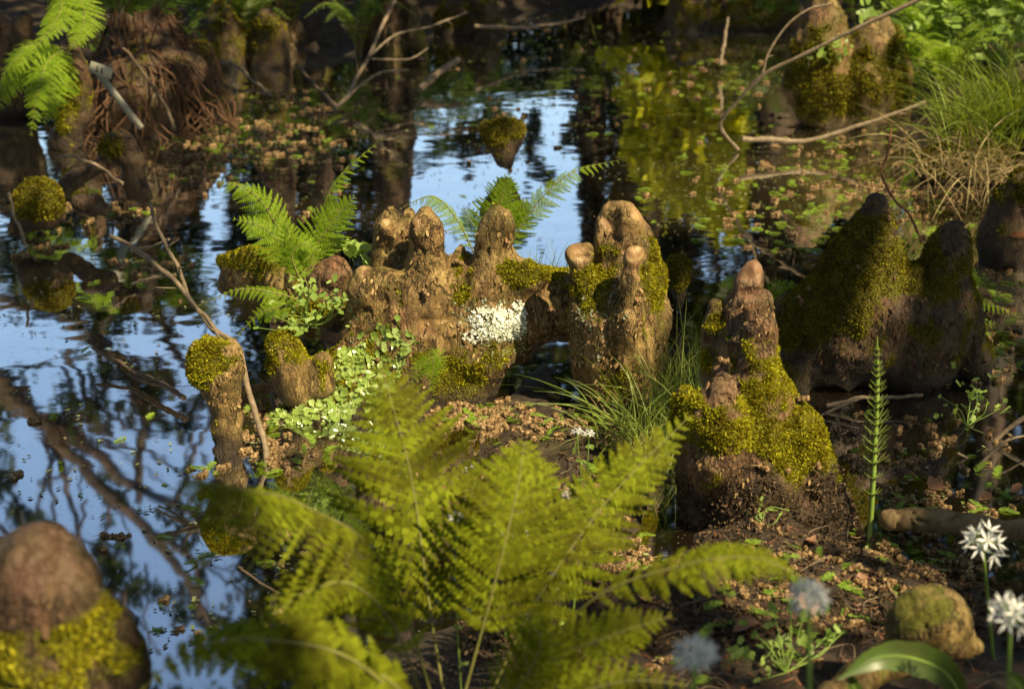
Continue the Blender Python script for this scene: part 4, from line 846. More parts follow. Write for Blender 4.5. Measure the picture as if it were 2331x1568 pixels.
fern('small fern between the leaning red tip and the big shaded knee', b, [
    FP([(1740, 700), (1760, 660), (1800, 650), (1840, 665)], 32, 3.2, npin=16, seed=44, droop=.3, face=(0, -.6, .8), u0=.1),
    FP([(1740, 700), (1770, 685), (1800, 680), (1840, 690)], 28, 3.22, npin=14, seed=45, droop=.3, face=(0, -.6, .8), u0=.1),
    FP([(1730, 700), (1690, 650), (1660, 640), (1630, 650)], 28, 3.25, npin=14, seed=46, droop=.3, face=(0, -.6, .8), u0=.1),
], 'fern')
b = PY(120, 150, 5.1)
fern('bright light green fern hanging over the water at the upper left', b, [
    FP([(150, 110, 5.2), (110, 140, 5.05), (85, 210, 4.95), (70, 310, 4.9)], 62, npin=22, seed=51, droop=.25, face=(-.1, -.8, .6), u0=.1),
    FP([(150, 110, 5.2), (80, 100, 5.1), (30, 140, 5.0), (-20, 220, 5.0)], 60, npin=20, seed=52, droop=.4, face=(-.2, -.6, .75), u0=.1),
    FP([(160, 110, 5.2), (130, 180, 5.1), (120, 220, 5.0), (100, 280, 4.98)], 65, npin=20, seed=53, droop=.2, face=(.1, -.85, .5), u0=.1),
    FP([(120, -60, 5.3), (140, 10, 5.2), (120, 60, 5.1), (70, 120, 5.0)], 60, npin=20, seed=55, droop=.3, face=(-.1, -.8, .6), u0=.1),
    FP([(160, -60, 5.3), (190, 20, 5.2), (185, 70, 5.1), (160, 110, 5.05)], 55, npin=20, seed=56, droop=.3, face=(.1, -.8, .6), u0=.1),
    FP([(150, 110, 5.2), (60, 130, 5.15), (20, 190, 5.1), (0, 250, 5.1)], 60, npin=18, seed=54, droop=.3, face=(-.2, -.7, .65), u0=.1),
], 'fern')
b = PY(270, 110, 5.7)
hang = []
for k in range(11):
    x0 = 200 + 14 * k; x1 = x0 + random.uniform(-90, 60); yb = 125 + random.uniform(-20, 20)
    hang.append(FP([(x0 + random.uniform(-10, 10), yb, 5.65), (x0 * .6 + x1 * .4, 40, 5.6), (x1, -60, 5.55), (x1 + random.uniform(-190, 60), random.uniform(-140, 60), 5.4)], 70, npin=22, seed=60 + k, droop=.3, u0=.4, stalk_r=.004, face=(0, -.6, .8)))
fern('tall fern with brown stalks growing on the fibrous root mound', b, hang, 'bank_leaf', None, 'fern', 'stalk_brown')

# bank ferns: one is built, the others are copies set down along the shores
def star_fern(n, H, seed):
    r = random.Random(seed); out = []
    for k in range(n):
        a = k * 2 * math.pi / n + r.uniform(-.3, .3); s = r.uniform(.8, 1.15)
        c, d = math.cos(a), math.sin(a)
        out.append(dict(pts=[np.array([0, 0, 0.]), np.array([c * .22, d * .22, .62]) * H * s, np.array([c * .55, d * .55, .85]) * H * s, np.array([c * .95, d * .95, .68]) * H * s], hw=.17 * H, npin=18, npl=7, seed=seed + k, droop=.25, face=(c * .2, d * .2, 1), stalk_r=.003))
    return out
protos = [fern('broad shuttlecock fern growing on the shaded far shore', np.zeros(3), star_fern(9, .62, 90), 'bank_leaf', 'ferns along the far shore'),
          fern('broad shuttlecock fern growing on the shaded far shore', np.zeros(3), star_fern(8, .62, 120), 'bank_leaf', 'ferns along the far shore')]
spots = [(960, 40, 8.3, 1.0), (1090, 10, 9.3, 1), (1040, 40, 8.8, .8), (1340, 10, 9.6, 1), (470, 70, 7.4, .8), (790, 60, 8.2, .9), (-40, 60, 7.6, 1), (1560, 10, 8.9, .9), (1720, 20, 8.8, .8), (1960, 40, 7.6, .8), (640, 20, 9.2, 1), (1280, -20, 10.5, 1.1), (560, 70, 7.2, .6), (655, 50, 7.5, .6), (380, 30, 6.7, .5), (255, 60, 6.4, .5), (815, 60, 7.2, .6), (1110, 40, 8.4, .7), (1500, 20, 8.8, .7), (1760, 40, 8.0, .6)]
rsp = [(2090, 60, 7.0, .9), (2200, 70, 7.1, 1.0), (2310, 60, 6.8, 1), (2120, 130, 6.2, .7), (2240, 110, 6.2, .8), (2080, 20, 8.0, 1), (2180, 10, 8.3, 1.1), (2300, 0, 8.2, 1.1), (2330, 130, 6.0, .8), (2150, 190, 5.7, .55), (2080, 160, 5.9, .6)]
protos += [fern('green fern in the sunny plant cover on the upper right bank', np.zeros(3), star_fern(9, .6, 150), 'fern', 'ferns on the upper right bank'), fern('green fern in the sunny plant cover on the upper right bank', np.zeros(3), star_fern(8, .62, 180), 'fern', 'ferns on the upper right bank')]
used = [False] * 4
for k, (px, py, Y, sc) in enumerate(spots + rsp):
    j = k % 2 + (2 if k >= len(spots) else 0); o = protos[j] if not used[j] else copy_tree(protos[j]); used[j] = True
    p = PY(px, py, Y); p[2] = top_z(p); o.location = p; o.scale = (sc,) * 3; o.rotation_euler = (0, 0, random.uniform(0, 6.28))

# ------------------------------------------------------------------ low leafy plants
def leafy(name, label, cat, centers, leaf, n, material='herb', seed=0, group=None, stem=True, base=None):
    """a small plant: thin stems from the foot to rounded leaves round the given points"""
    r = np.random.default_rng(seed); base = np.asarray(base if base is not None else centers[0][0], float)
    root = empty(name, base); tag(root, label, cat, group); lf = MB(); st = MB()
    for c, rad in centers:
        P = np.asarray(c) + r.normal(0, 1, (n, 3)) * np.array([rad, rad * .7, rad * .7]); P[:, 2] = np.maximum(P[:, 2], base[2] + .004)
        v, f = lobed(P, np.tile([[0, -.55, .8]], (n, 1)), r, leaf, 8, .35, 0.0, .1); lf.add(v, f)
        if stem:
            for p in P[::3]: st.tube(curve([base, (base + p) * .5 + r.normal(0, .01, 3), p], 8), .0009, 4, False)
    obj('leaves', lf.mesh('leaves', base, True), M[material], root)
    if stem: obj('stems', st.mesh('stems', base), M['stem'], root)
    return root
leafy('bittercress', 'small round leaved plant trailing between the knob and the sunlit knees', 'plant', [(PY(700, 650, 3.0), .03), (PY(735, 690, 2.98), .03), (PY(660, 720, 2.98), .035), (PY(770, 690, 2.97), .02), (PY(700, 730, 2.95), .03)], .0105, 16, seed=1, base=PY(700, 740, 3.0))
leafy('meadow_herb', 'lobed leaf plant standing behind the red brown knob', 'plant', [(PY(800, 560, 3.2), .025), (PY(850, 590, 3.18), .025), (PY(760, 600, 3.2), .025)], .022, 9, seed=2, base=PY(800, 640, 3.2))
leafy('seedling', 'seedling with yellow green leaves on soil under the mossy knee', 'seedling', [(onground(1735, 1180) + [0, 0, .02], .014)], .006, 10, seed=3, base=onground(1735, 1190))
leafy('herb', 'green seedling plant sprouting left of the garlic leaf at the bottom', 'plant', [(onground(1780, 1490) + [0, 0, .05], .03), (onground(1850, 1480) + [0, 0, .04], .03), (onground(1730, 1530) + [0, 0, .04], .03)], .010, 14, seed=4, base=onground(1790, 1530))
leafy('herb', 'leafy sprig on the far mossy knees below the arching branch', 'plant', [(PY(1880, 115, 5.6), .035), (PY(1910, 105, 5.6), .03)], .018, 12, seed=5, base=PY(1895, 150, 5.65))
leafy('herb', 'trailing round leaves on the dark bank at the right of the horsetail', 'plant', [(onground(2190, 960) + [0, 0, .03], .05), (onground(2240, 920) + [0, 0, .03], .04)], .009, 16, seed=6, base=onground(2200, 970))
leafy('herb', 'pale leafy plant in the shade between the two back trunks', 'plant', [(PY(455, 40, 7.1), .07), (PY(470, 75, 7.1), .06)], .035, 14, 'bank_leaf', seed=7, base=PY(460, 130, 7.1))
leafy('herb', 'grey green leafy plant at the foot of the slimmer reddish trunk', 'plant', [(PY(780, 30, 7.9), .10), (PY(770, 80, 7.8), .10)], .04, 22, 'bank_leaf', seed=8, base=PY(780, 120, 7.8))
for k, (px, py, Y) in enumerate([(2120, 90, 6.4), (2190, 140, 5.9), (2260, 60, 6.6), (2310, 20, 7.2), (2080, 100, 6.3), (2230, 30, 7.4), (2150, 20, 7.4), (2290, 120, 5.8)]):
    p = PY(px, py, Y); p[2] = top_z(p)
    leafy('bank_herb', 'low leafy herb among the ferns on the upper right bank', 'plant', [(p + [0, 0, .16], .12), (p + [.12, 0, .12], .10), (p + [-.1, .1, .2], .12)], .032, 26, 'herb', seed=20 + k, base=p, group='leafy herbs on the upper right bank')
for k, (px, py, Y) in enumerate([(1690, 0, 8.2), (1740, 20, 8.0), (1600, -20, 8.6), (1000, 10, 8.6), (1250, 10, 9.8), (700, 50, 8.4)]):
    p = PY(px, py, Y); p[2] = top_z(p)
    leafy('bank_herb', 'leafy undergrowth plant on the dark far bank', 'plant', [(p + [0, 0, .3], .16), (p + [.15, 0, .22], .14)], .04, 34, 'bank_leaf', seed=40 + k, base=p, group='leafy plants on the far bank')

# ------------------------------------------------------------------ grasses
def blades(base, n, spread, L, W, seed, lean=0.6, bias=(0, 0, 0), nseg=7, droop=.9):
    r = np.random.default_rng(seed); B = base + np.concatenate([r.normal(0, 1, (n, 2)) * np.asarray(spread), np.zeros((n, 1))], 1)
    a = r.uniform(0, 2 * math.pi, n); h = np.stack([np.cos(a), np.sin(a), 0 * a], 1) * np.abs(r.normal(0, lean, (n, 1))) + np.asarray(bias)
    d = norm(h + [0, 0, 1]); ln = (L * r.uniform(.45, 1.15, n))[:, None]; hh = norm(np.where(np.abs(h) < 1e-6, 1e-6, h) * [1, 1, 0])
    t = np.linspace(0, 1, nseg)[None, :, None]; dr = (droop * r.uniform(.3, 1.3, (n, 1)))[:, None]
    C = B[:, None] + ln[:, None] * (d[:, None] * t + hh[:, None] * dr * t ** 2 * .5 - np.array([0, 0, 1]) * dr * t ** 2.4 * .5)
    s = norm(np.cross(d, r.normal(0, 1, (n, 3))))[:, None] * W * (1 - t ** 2 * .95)
    V = np.stack([C - s, C + s], 2).reshape(-1, 3)
    i = (np.arange(n)[:, None] * nseg + np.arange(nseg - 1)[None]).ravel() * 2
    return V, np.stack([i, i + 1, i + 3, i + 2], 1)
def tuft(label, base, parts, group=None, name='grass_tuft', cat='grass tuft'):
    root = empty(name, base); tag(root, label, cat, group)
    for nm, mt, args in parts:
        mb = MB()
        for a in args: mb.add(*blades(**a))
        obj(nm, mb.mesh(nm, base, False), M[mt], root)
    return root
b = PY(1450, 960, 2.78); b[2] = 0.0
tuft('loose tuft of long arching grass blades in front of the tall stout knee', b, [
    ('green_blades', 'grass', [dict(base=b, n=70, spread=(.05, .03), L=.22, W=.0016, seed=1, lean=.55, droop=.8), dict(base=b + [-.02, 0, 0], n=16, spread=(.03, .02), L=.30, W=.0018, seed=2, lean=.4, bias=(-.5, -.1, 0), droop=1.1), dict(base=b + [.06, .02, 0], n=50, spread=(.04, .03), L=.24, W=.0014, seed=3, lean=.4, droop=.5)]),
    ('dry_blades', 'grass_dry', [dict(base=b + [.0, -.03, 0], n=40, spread=(.05, .03), L=.13, W=.0014, seed=4, lean=.9, droop=1.2)])])
b = PY(1560, 900, 2.9); b[2] = 0.0
tuft('upright green grass between the tall stout knee and the mossy knee', b, [
    ('green_blades', 'grass', [dict(base=b, n=120, spread=(.05, .06), L=.30, W=.0015, seed=5, lean=.35, droop=.5)])])
b = PY(1240, 640, 3.25)
tuft('thin grass standing on the shaded root behind the white lichen', b, [
    ('green_blades', 'grass', [dict(base=b, n=34, spread=(.05, .02), L=.12, W=.001, seed=6, lean=.3, droop=.4)])])
b = PY(2270, 340, 4.85); b[2] = top_z(b)
sb = []
for k in range(9):
    sb.append(dict(base=b + [random.uniform(-.22, .55), random.uniform(-.2, .5), random.uniform(0, .10)], n=170, spread=(.10, .09), L=.44, W=.0021, seed=70 + k, lean=.45, bias=(-.05, -.1, 0), droop=.9))
tuft('big tussock of long drooping sedge on the bank at the upper right', b, [
    ('green_blades', 'sedge', sb),
    ('dry_blades', 'grass_dry', [dict(base=b + [random.uniform(-.25, .5), random.uniform(-.3, .1), .02], n=60, spread=(.09, .08), L=.34, W=.0026, seed=90 + k, lean=.7, bias=(-.1, -.6, 0), droop=1.6) for k in range(8)])], name='sedge_tussock', cat='sedge')
# earth and moss the tussock grows from
tus = [[(2130, 380, 46), (2200, 360, 60), (2300, 370, 66)], [(2160, 410, 40), (2280, 415, 46)]]
knee('low mossy earth hummock under the sedge tussock', tus, 4.85, .012, .04, 'bark_dark', [(2200, 370, 150, 40, .4)], [], .4, .45, 50000, .011, 'moss_dark', 31, name='hummock', cat='earth mound', wet=.03)

# ------------------------------------------------------------------ branches and sticks
def branch(label, paths, material='twig', name='fallen_branch', group=None, twigs=0, seed=0, knots=True, cat='branch'):
    r = np.random.default_rng(seed); allp = []
    for pts, r0, r1 in paths:
        c = curve(pts, 40); L = np.linalg.norm(np.diff(c, axis=0), axis=1).sum(); c = c + fbm(c * 9 / max(L, .2), 2, seed)[:, None] * np.array([1, .3, 1]) * r0 * .8
        allp.append((c, r0, r1))
    base = allp[0][0][0]; root = empty(name, base); tag(root, label, cat, group)
    for q, (c, r0, r1) in enumerate(allp):
        mb = MB(); rad = np.linspace(r0, r1, 40) * (1 + .10 * r.normal(0, 1, 40) * knots + (r.random(40) < .10) * .25); mb.tube(c, rad, 7)
        nm = 'stem' if q == 0 else 'side_shoot'
        obj(nm, mb.mesh(nm, base), M[material], root)
    for k in range(twigs):
        c, r0, r1 = allp[int(r.integers(len(allp)))]; i = int(r.integers(4, 36)); d = norm(r.normal(0, 1, 3)) * r.uniform(5, 12) * r0
        mb = MB(); mb.tube(curve([c[i], c[i] + d * .5 + r.normal(0, .2, 3) * r0, c[i] + d], 8), np.linspace(r0 * .4, r0 * .15, 8), 5)
        obj('twig', mb.mesh('twig', base), M[material], root)
    return root
def BP(pts, Y0, Y1, r0, r1):
    n = len(pts); P = [PY(p[0], p[1], Y0 + (Y1 - Y0) * i / (n - 1)) for i, p in enumerate(pts)]
    return (P, r0 * mpp(Y0), r1 * mpp(Y1))
branch('long bent branch rising out of the water over the mushroom shaped stump', [
    BP([(608, 1060), (600, 1000), (580, 930), (562, 860), (545, 795), (520, 768), (475, 735), (440, 690), (400, 642), (350, 600), (300, 563), (250, 540)], 2.68, 3.05, 8, 5),
    BP([(555, 860), (520, 800), (470, 722), (428, 672), (400, 600), (370, 540), (340, 462)], 2.78, 3.1, 6, 4),
    BP([(300, 645), (350, 632), (400, 625)], 3.0, 2.96, 3, 4), BP([(300, 568), (345, 560), (385, 545)], 3.1, 3.06, 2.5, 3)], 'twig', twigs=8, seed=1)
branch('dark sunken branch lying in the water left of the stump', [BP([(420, 905), (360, 870), (300, 840), (210, 790)], 2.95, 3.2, 7, 3), BP([(380, 880), (330, 870), (290, 850)], 3.0, 3.1, 4, 2)], 'twig_dark', seed=2)
branch('forked bare branch leaning in front of the back trunks', [BP([(760, 250), (790, 220), (810, 180), (840, 130), (870, 60), (905, -10)], 5.9, 6.6, 5, 3.5), BP([(840, 130), (900, 80), (980, 60), (1060, 30)], 6.3, 6.8, 3, 2), BP([(780, 235), (820, 195), (870, 165), (930, 160)], 6.0, 6.2, 3, 2), BP([(845, 135), (930, 135), (975, 110)], 6.3, 6.5, 2.5, 1.5)], 'twig', twigs=5, seed=3)
branch('thin stick standing slanted in the dark water left of the forked branch', [BP([(765, 245), (720, 195), (680, 150)], 6.0, 6.5, 5, 3)], 'twig_dark', seed=4)
branch('pale stick lying slanted at the edge of the bright water', [BP([(960, 200), (1000, 165), (1045, 135)], 6.3, 6.6, 8, 7)], 'twig', seed=5)
branch('long arching branch sweeping over the far knees at the upper right', [BP([(1680, 340), (1640, 285), (1680, 230), (1740, 170), (1830, 125), (1950, 65), (2100, -5), (2200, -60)], 5.3, 5.0, 3.2, 5), BP([(1733, 175), (1750, 120), (1790, 60), (1840, 22), (1890, 10)], 5.2, 5.2, 3, 2.2)], 'twig', seed=6, twigs=3)
branch('curved pale branch resting low across the water at the right', [BP([(1690, 315), (1760, 320), (1830, 322), (1910, 300), (2000, 272), (2110, 230)], 5.2, 5.3, 6, 4)], 'twig', seed=7, twigs=2)
branch('thin wiry brown stem curving down to the double peaked knee', [BP([(2030, 290), (2020, 350), (2008, 400), (2040, 460), (2070, 490), (2100, 550)], 3.9, 3.5, 2.2, 3)], 'needle_red', seed=8)
branch('short straight stick poking up from the far water', [BP([(1640, 150), (1648, 100), (1658, 40)], 6.8, 6.9, 4, 3)], 'twig', seed=9)
branch('crossed thin sticks lying at the dark shore below the mossy trunk', [BP([(455, 140), (530, 150), (580, 190), (620, 220)], 6.9, 6.3, 5, 3), BP([(520, 205), (535, 170), (525, 140)], 6.5, 6.7, 3, 3)], 'twig', seed=10)
branch('thin brown stick leaning on the fibrous root mound', [BP([(395, 300), (380, 250), (330, 170), (280, 110)], 5.2, 5.4, 4, 3)], 'twig_dark', seed=11)
branch('vertical mossy stick standing in the water at the bottom left', [BP([(625, 1700), (622, 1560), (620, 1450), (623, 1355)], 1.9, 2.05, 12, 9)], 'twig', seed=12)
branch('thin red brown twig lying on the water beside the vertical stick', [BP([(550, 1295), (590, 1325), (640, 1350)], 2.15, 2.1, 3, 3)], 'twig_dark', seed=13)
branch('dry twigs piled at the right edge of the dark bank', [BP([(2140, 1060), (2220, 1040), (2290, 980), (2360, 930)], 2.75, 2.8, 5, 6), BP([(2200, 1090), (2280, 1010), (2340, 990)], 2.65, 2.75, 4, 3), BP([(2180, 1030), (2240, 1060), (2330, 1080)], 2.7, 2.7, 3, 3)], 'twig', twigs=7, seed=14)
branch('short pointed twig sticking out of the soil above the burl', [BP([(2050, 1375), (2030, 1345), (2015, 1325)], 1.95, 2.05, 5, 4)], 'wood', seed=15)
branch('bare stick under the hollow of the shaded knee', [BP([(1880, 925), (1960, 905), (2030, 905), (2100, 900)], 2.95, 2.95, 5, 4), BP([(1960, 905), (1900, 930), (1860, 950)], 2.93, 2.9, 4, 3)], 'twig', seed=16)
branch('thin grey twig stuck in the water beside the hooked knee', [BP([(280, 420), (225, 380), (170, 358), (130, 360)], 4.2, 4.3, 4, 3)], 'twig', seed=17)
branch('thin grey twig bending into the water at the left edge', [BP([(60, 560), (45, 520), (30, 480), (20, 440)], 3.9, 4.0, 4, 3)], 'twig', seed=18)
branch('thin bare branch crossing the water below the far bank', [BP([(1080, 60), (1150, 62), (1230, 60), (1330, 40)], 7.2, 7.6, 4, 3)], 'twig', seed=19)
# weathered logs
def logthing(label, pts, Ys, rp, seed, name='fallen_log', end=True):
    P = [PY(p[0], p[1], y) for p, y in zip(pts, Ys)]; c = curve(P, 40); base = c[0]; r0 = rp * mpp(Ys[0])
    V, F = blob([[(c[i], r0 * (1 + .10 * math.sin(i * .7 + seed))) for i in range(0, 40, 3)]], .0045, .01, .004, .005, seed, -.2)
    root = empty(name, base); tag(root, label, 'log')
    obj('wood', make_mesh('wood', V - base, [F], True), M['wood'], root)
    return root
logthing('dark old log with a broken knotted end lying beside the horsetail', [(2030, 1185), (2100, 1180), (2200, 1195), (2400, 1215)], [2.34, 2.33, 2.3, 2.26], 26, 1)
logthing('short weathered stake of split wood in the soil under the mossy knee', [(1625, 1290), (1618, 1350), (1612, 1400)], [2.12, 2.06, 2.0], 27, 2, 'wood_stake')

# ------------------------------------------------------------------ horsetail
b = onground(1985, 1180); b = PY(1985, 1178, 2.36); b[2] = top_z(b)
top = PY(1997, 765, 2.40); root = empty('horsetail', b); tag(root, 'single upright horsetail with whorled branches in front of the shaded knee', 'horsetail')
c = curve([b, PY(1990, 1050, 2.37), PY(1997, 900, 2.39), top], 60); mb = MB(); mb.tube(c, np.concatenate([np.linspace(6.5, 5, 45), np.linspace(4.6, .8, 15)]) * mpp(2.37), 8); obj('stem', mb.mesh('stem', b), M['stem'], root)
r = np.random.default_rng(4)
for k in range(17):
    t = 0.20 + 0.72 * (k / 16) ** .85; p = c[int(t * 59)]; L = (40 * min(1, (1 - t) * 1.9 + .10) * (0.75 + .25 * min(1, t * 3))) * mpp(2.37) * (0.72 if k < 2 else 1)
    mb = MB(); nb = 12
    for j in range(nb):
        a = j * 2 * math.pi / nb + k; d = np.array([math.cos(a), math.sin(a), .62 + .5 * t]); q = p + norm(d) * L * r.uniform(.8, 1.1)
        mb.tube(curve([p, p + norm(d) * L * .5 - [0, 0, L * .04], q], 5), np.linspace(1.3, .7, 5) * mpp(2.37), 4, False)
    o = obj('whorl', mb.mesh('whorl', b), M['grass'], root)
    sh = MB(); sh.tube([p - [0, 0, .002], p + [0, 0, .003]], (6.9 - 2.4 * t) * mpp(2.37), 8, False); obj('sheath', sh.mesh('sheath', b), M['horsetail_ring'], o)

# ------------------------------------------------------------------ wild garlic and bittercress flowers
def floret(size):
    mb = MB()
    for k in range(6):
        a = k * math.pi / 3; u = np.array([math.cos(a), math.sin(a), 0]); s = np.array([-u[1], u[0], 0]); z = np.array([0, 0, 1])
        mb.add([z * 0, u * size * .45 + s * size * .13 + z * size * .16, u * size * .95 + z * size * .42, u * size * .45 - s * size * .13 + z * size * .16], [[0, 1, 2, 3]])
    return mb.mesh('floret', (0, 0, 0), False)
FL = floret(.0165); FL.materials.append(M['petal'])
def garlic(label, foot, head, rpx, Y, seed, n=16):
    r = np.random.default_rng(seed); foot = np.asarray(foot); head = np.asarray(head); root = empty('wild_garlic', foot); tag(root, label, 'flower')
    mb = MB(); mb.tube(curve([foot, (foot * .5 + head * .5) + r.normal(0, .004, 3), head], 20), np.linspace(.0032, .0024, 20), 7); st = obj('stem', mb.mesh('stem', foot), M['stem'], root)
    R_ = rpx * mpp(Y); ped = MB()
    for k in range(n):
        z = 1 - 1.25 * (k + .5) / n; a = k * 2.4; d = np.array([math.cos(a) * math.sqrt(max(0, 1 - z * z)), math.sin(a) * math.sqrt(max(0, 1 - z * z)), z]); p = head + d * R_ * r.uniform(.42, .8)
        ped.tube([head, head * .5 + p * .5, p], .0007, 4, False)
        o = obj('floret', FL, None, root, p - foot); o.rotation_euler = Vector(d).to_track_quat('Z', 'Y').to_euler(); sc = R_ / .026 * r.uniform(.9, 1.1); o.scale = (sc,) * 3
    obj('flower_stalks', ped.mesh('flower_stalks', foot), M['stem'], root)
def foot_of(px, py, Y):
    p = PY(px, py, Y); p[2] = top_z(p); return p
garlic('tall wild garlic with a sharp round white flower head at the right', foot_of(2246, 1600, 1.82), PY(2236, 1238, 1.82), 54, 1.82, 1, 11)
garlic('wild garlic flower head cut by the right edge, blurred', foot_of(2330, 1600, 1.42), PY(2300, 1402, 1.42), 58, 1.42, 2, 11)
garlic('faint blurred wild garlic flower above the soil left of the burl', foot_of(1850, 1600, 1.22), PY(1842, 1362, 1.22), 52, 1.22, 3, 14)
garlic('very blurred wild garlic flower low in front of the fern', foot_of(1590, 1700, 1.14), PY(1583, 1492, 1.14), 56, 1.14, 4, 14)
def strap_leaf(label, pts, w_, seed, face=(0, -.5, .85), name='garlic_leaf'):
    c = curve(pts, 24); T = norm(np.gradient(c, axis=0)); S = norm(np.cross(T, norm(np.asarray(face)))); t = np.linspace(0, 1, 24)
    W = w_ * np.clip(np.sin(np.clip(t * 1.02, 0, 1) * math.pi) ** .8, .06, 1) * np.where(t < .2, .35 + t * 3.2, 1); Nn = np.cross(S, T); wob = 1 + .06 * np.sin(t * 40)
    V = []
    for k, x in enumerate((-1, -.5, 0, .5, 1)): V.append(c + S * (W * wob * x)[:, None] + Nn * (W * abs(x) * .28)[:, None])
    V = np.stack(V, 1).reshape(-1, 3); i = (np.arange(23)[:, None] * 5 + np.arange(4)[None]).ravel()
    base = c[0]; root = empty(name, base); tag(root, label, 'leaf')
    obj('blade', make_mesh('blade', V - base, [np.stack([i, i + 1, i + 6, i + 5], 1)]), M['strap'], root)
    mb = MB(); mb.tube(c - Nn * .001, np.linspace(.0028, .0008, 24), 5); obj('midrib', mb.mesh('midrib', base), M['stem'], root)
strap_leaf('broad arching garlic leaf in front of the burl', [PY(2215, 1660, 1.56), PY(2165, 1545, 1.54), PY(2090, 1500, 1.52), PY(2000, 1495, 1.50), PY(1908, 1545, 1.48)], 42 * mpp(1.5), 1, (.05, -.85, .5))
strap_leaf('tip of a green leaf at the lower right corner', [PY(2380, 1640, 1.25), PY(2320, 1560, 1.24), PY(2290, 1530, 1.24)], 22 * mpp(1.24), 5, (0, -.9, .4))
strap_leaf('small leaf poking up at the bottom right beside the curved root', [PY(1960, 1640, 1.5), PY(1950, 1580, 1.5), PY(1930, 1530, 1.5)], 20 * mpp(1.5), 6, (0, -.9, .4))
def cress(label, foot, heads, seed):
    root = empty('bittercress', foot); tag(root, label, 'flower'); mb = MB(); r = np.random.default_rng(seed); lf = MB()
    for h in heads:
        mb.tube(curve([foot, foot * .5 + h * .5 + r.normal(0, .006, 3), h], 10), .0013, 5)
        for k in range(5):
            a = k * 1.3; d = norm(np.array([math.cos(a), math.sin(a), .9])); p = h + d * .007
            o = obj('flower', FL, None, root, p - foot); o.rotation_euler = Vector(d).to_track_quat('Z', 'Y').to_euler(); o.scale = (.55, .55, .55)
        P = np.array([foot * (1 - t) + h * t for t in (.3, .5, .7, .85)]) + r.normal(0, .006, (4, 3)); v, f = lobed(P, np.tile([[0, -.6, .7]], (4, 1)), r, .008, 8); lf.add(v, f)
    obj('stem', mb.mesh('stem', foot), M['stem'], root); obj('leaves', lf.mesh('leaves', foot), M['herb'], root)
cress('small white bittercress flower in front of the grass tuft', foot_of(1330, 1110, 2.35), [PY(1313, 985, 2.35), PY(1340, 990, 2.35)], 1)
cress('white bittercress flowers just above the middle of the big fern', foot_of(1190, 1400, 1.75), [PY(1150, 1225, 1.75), PY(1210, 1215, 1.75), PY(1172, 1170, 1.76)], 2)
cress('tiny white bittercress flowers at the tip of the right fern frond', foot_of(1290, 1330, 1.8), [PY(1290, 1130, 1.8)], 3)
cress('single tiny white bittercress bloom against the left of the big fern', foot_of(1050, 1400, 1.7), [PY(1040, 1182, 1.7)], 4)

# ------------------------------------------------------------------ plant label on a stake
b = PY(322, 292, 5.0); t_ = PY(225, 168, 5.05); root = empty('plant_label', b); tag(root, 'tilted white plant label on a pale stake at the root mound', 'plant label')
ax = norm(t_ - b); sd = norm(np.cross(ax, [0, -1, .15])); fr = np.cross(sd, ax); mb = MB()
def plate(c, u, v, n, a, bb, th):
    V = [c + u * x * a + v * y * bb + n * z * th for z in (-1, 1) for x, y in ((-1, -1), (1, -1), (1, 1), (-1, 1))]
    return V, [[3, 2, 1, 0], [4, 5, 6, 7], [0, 1, 5, 4], [1, 2, 6, 5], [2, 3, 7, 6], [3, 0, 4, 7]]
mm = mpp(5.0); L_ = np.linalg.norm(t_ - b)
mb.add(*plate((b + t_) / 2, ax, sd, fr, L_ / 2, 7 * mm, .004)); obj('stake', mb.mesh('stake', b), M['plastic'], root)
mb = MB(); pc = PY(230, 160, 4.98); pu = norm(PY(256, 165, 4.98) - PY(208, 150, 4.98)); pv = norm(np.cross(pu, fr)); mb.add(*plate(pc, pu, pv, norm(np.cross(pu, pv)), 24 * mm, 12 * mm, .003)); pl = obj('plate', mb.mesh('plate', b), M['plastic'], root)
mb = MB(); nn_ = norm(np.cross(pu, pv)); nn_ = nn_ * (-1 if nn_[1] > 0 else 1)
for k in (-.35, .1): mb.add(*plate(pc + nn_ * .004 + pu * (k * 22 * mm), norm(pv + pu * .2), pu, nn_, 6 * mm, 1.4 * mm, .0006))
obj('marking', mb.mesh('marking', b), M['ink'], pl)

# ------------------------------------------------------------------ litter
def catkin_mesh(seed):
    r = np.random.default_rng(seed); mb = MB(); n = int(r.integers(1, 4)); R0 = .0052
    for k in range(n):
        c = np.array([k * R0 * 1.4, r.normal(0, .002), R0 * .5]); m = 46; i = np.arange(m) + .5; ph = np.arccos(1 - 2 * i / m); th = math.pi * (1 + 5 ** .5) * i
        d = np.stack([np.cos(th) * np.sin(ph), np.sin(th) * np.sin(ph), np.cos(ph)], 1); P = c + d * R0 * r.uniform(.7, 1.0, (m, 1)); s = norm(np.cross(d, r.normal(0, 1, (m, 3)))) * R0 * .42; t = np.cross(d, s)
        V = np.stack([P - s - t, P + s - t, P + d * R0 * .25 + t * 1.1], 1).reshape(-1, 3); mb.add(V, np.arange(m * 3).reshape(-1, 3))
        V2 = np.stack([c - s * 1.9, c + d * R0 * .7 + s * 1.2, c + d * R0 * .7 - s * 1.2], 1).reshape(-1, 3)
    a = r.uniform(0, 6.28); L = r.uniform(.012, .03); p0 = np.array([0, 0, .003]); e = np.array([math.cos(a) * L, math.sin(a) * L, .002]); mb.tube(curve([p0, (p0 + e) / 2 + r.normal(0, .005, 3) * [1, 1, .2], e], 7), .0006, 4, False)
    me = mb.mesh('catkin', (0, 0, 0), False); me.materials.append(M['catkin']); return me
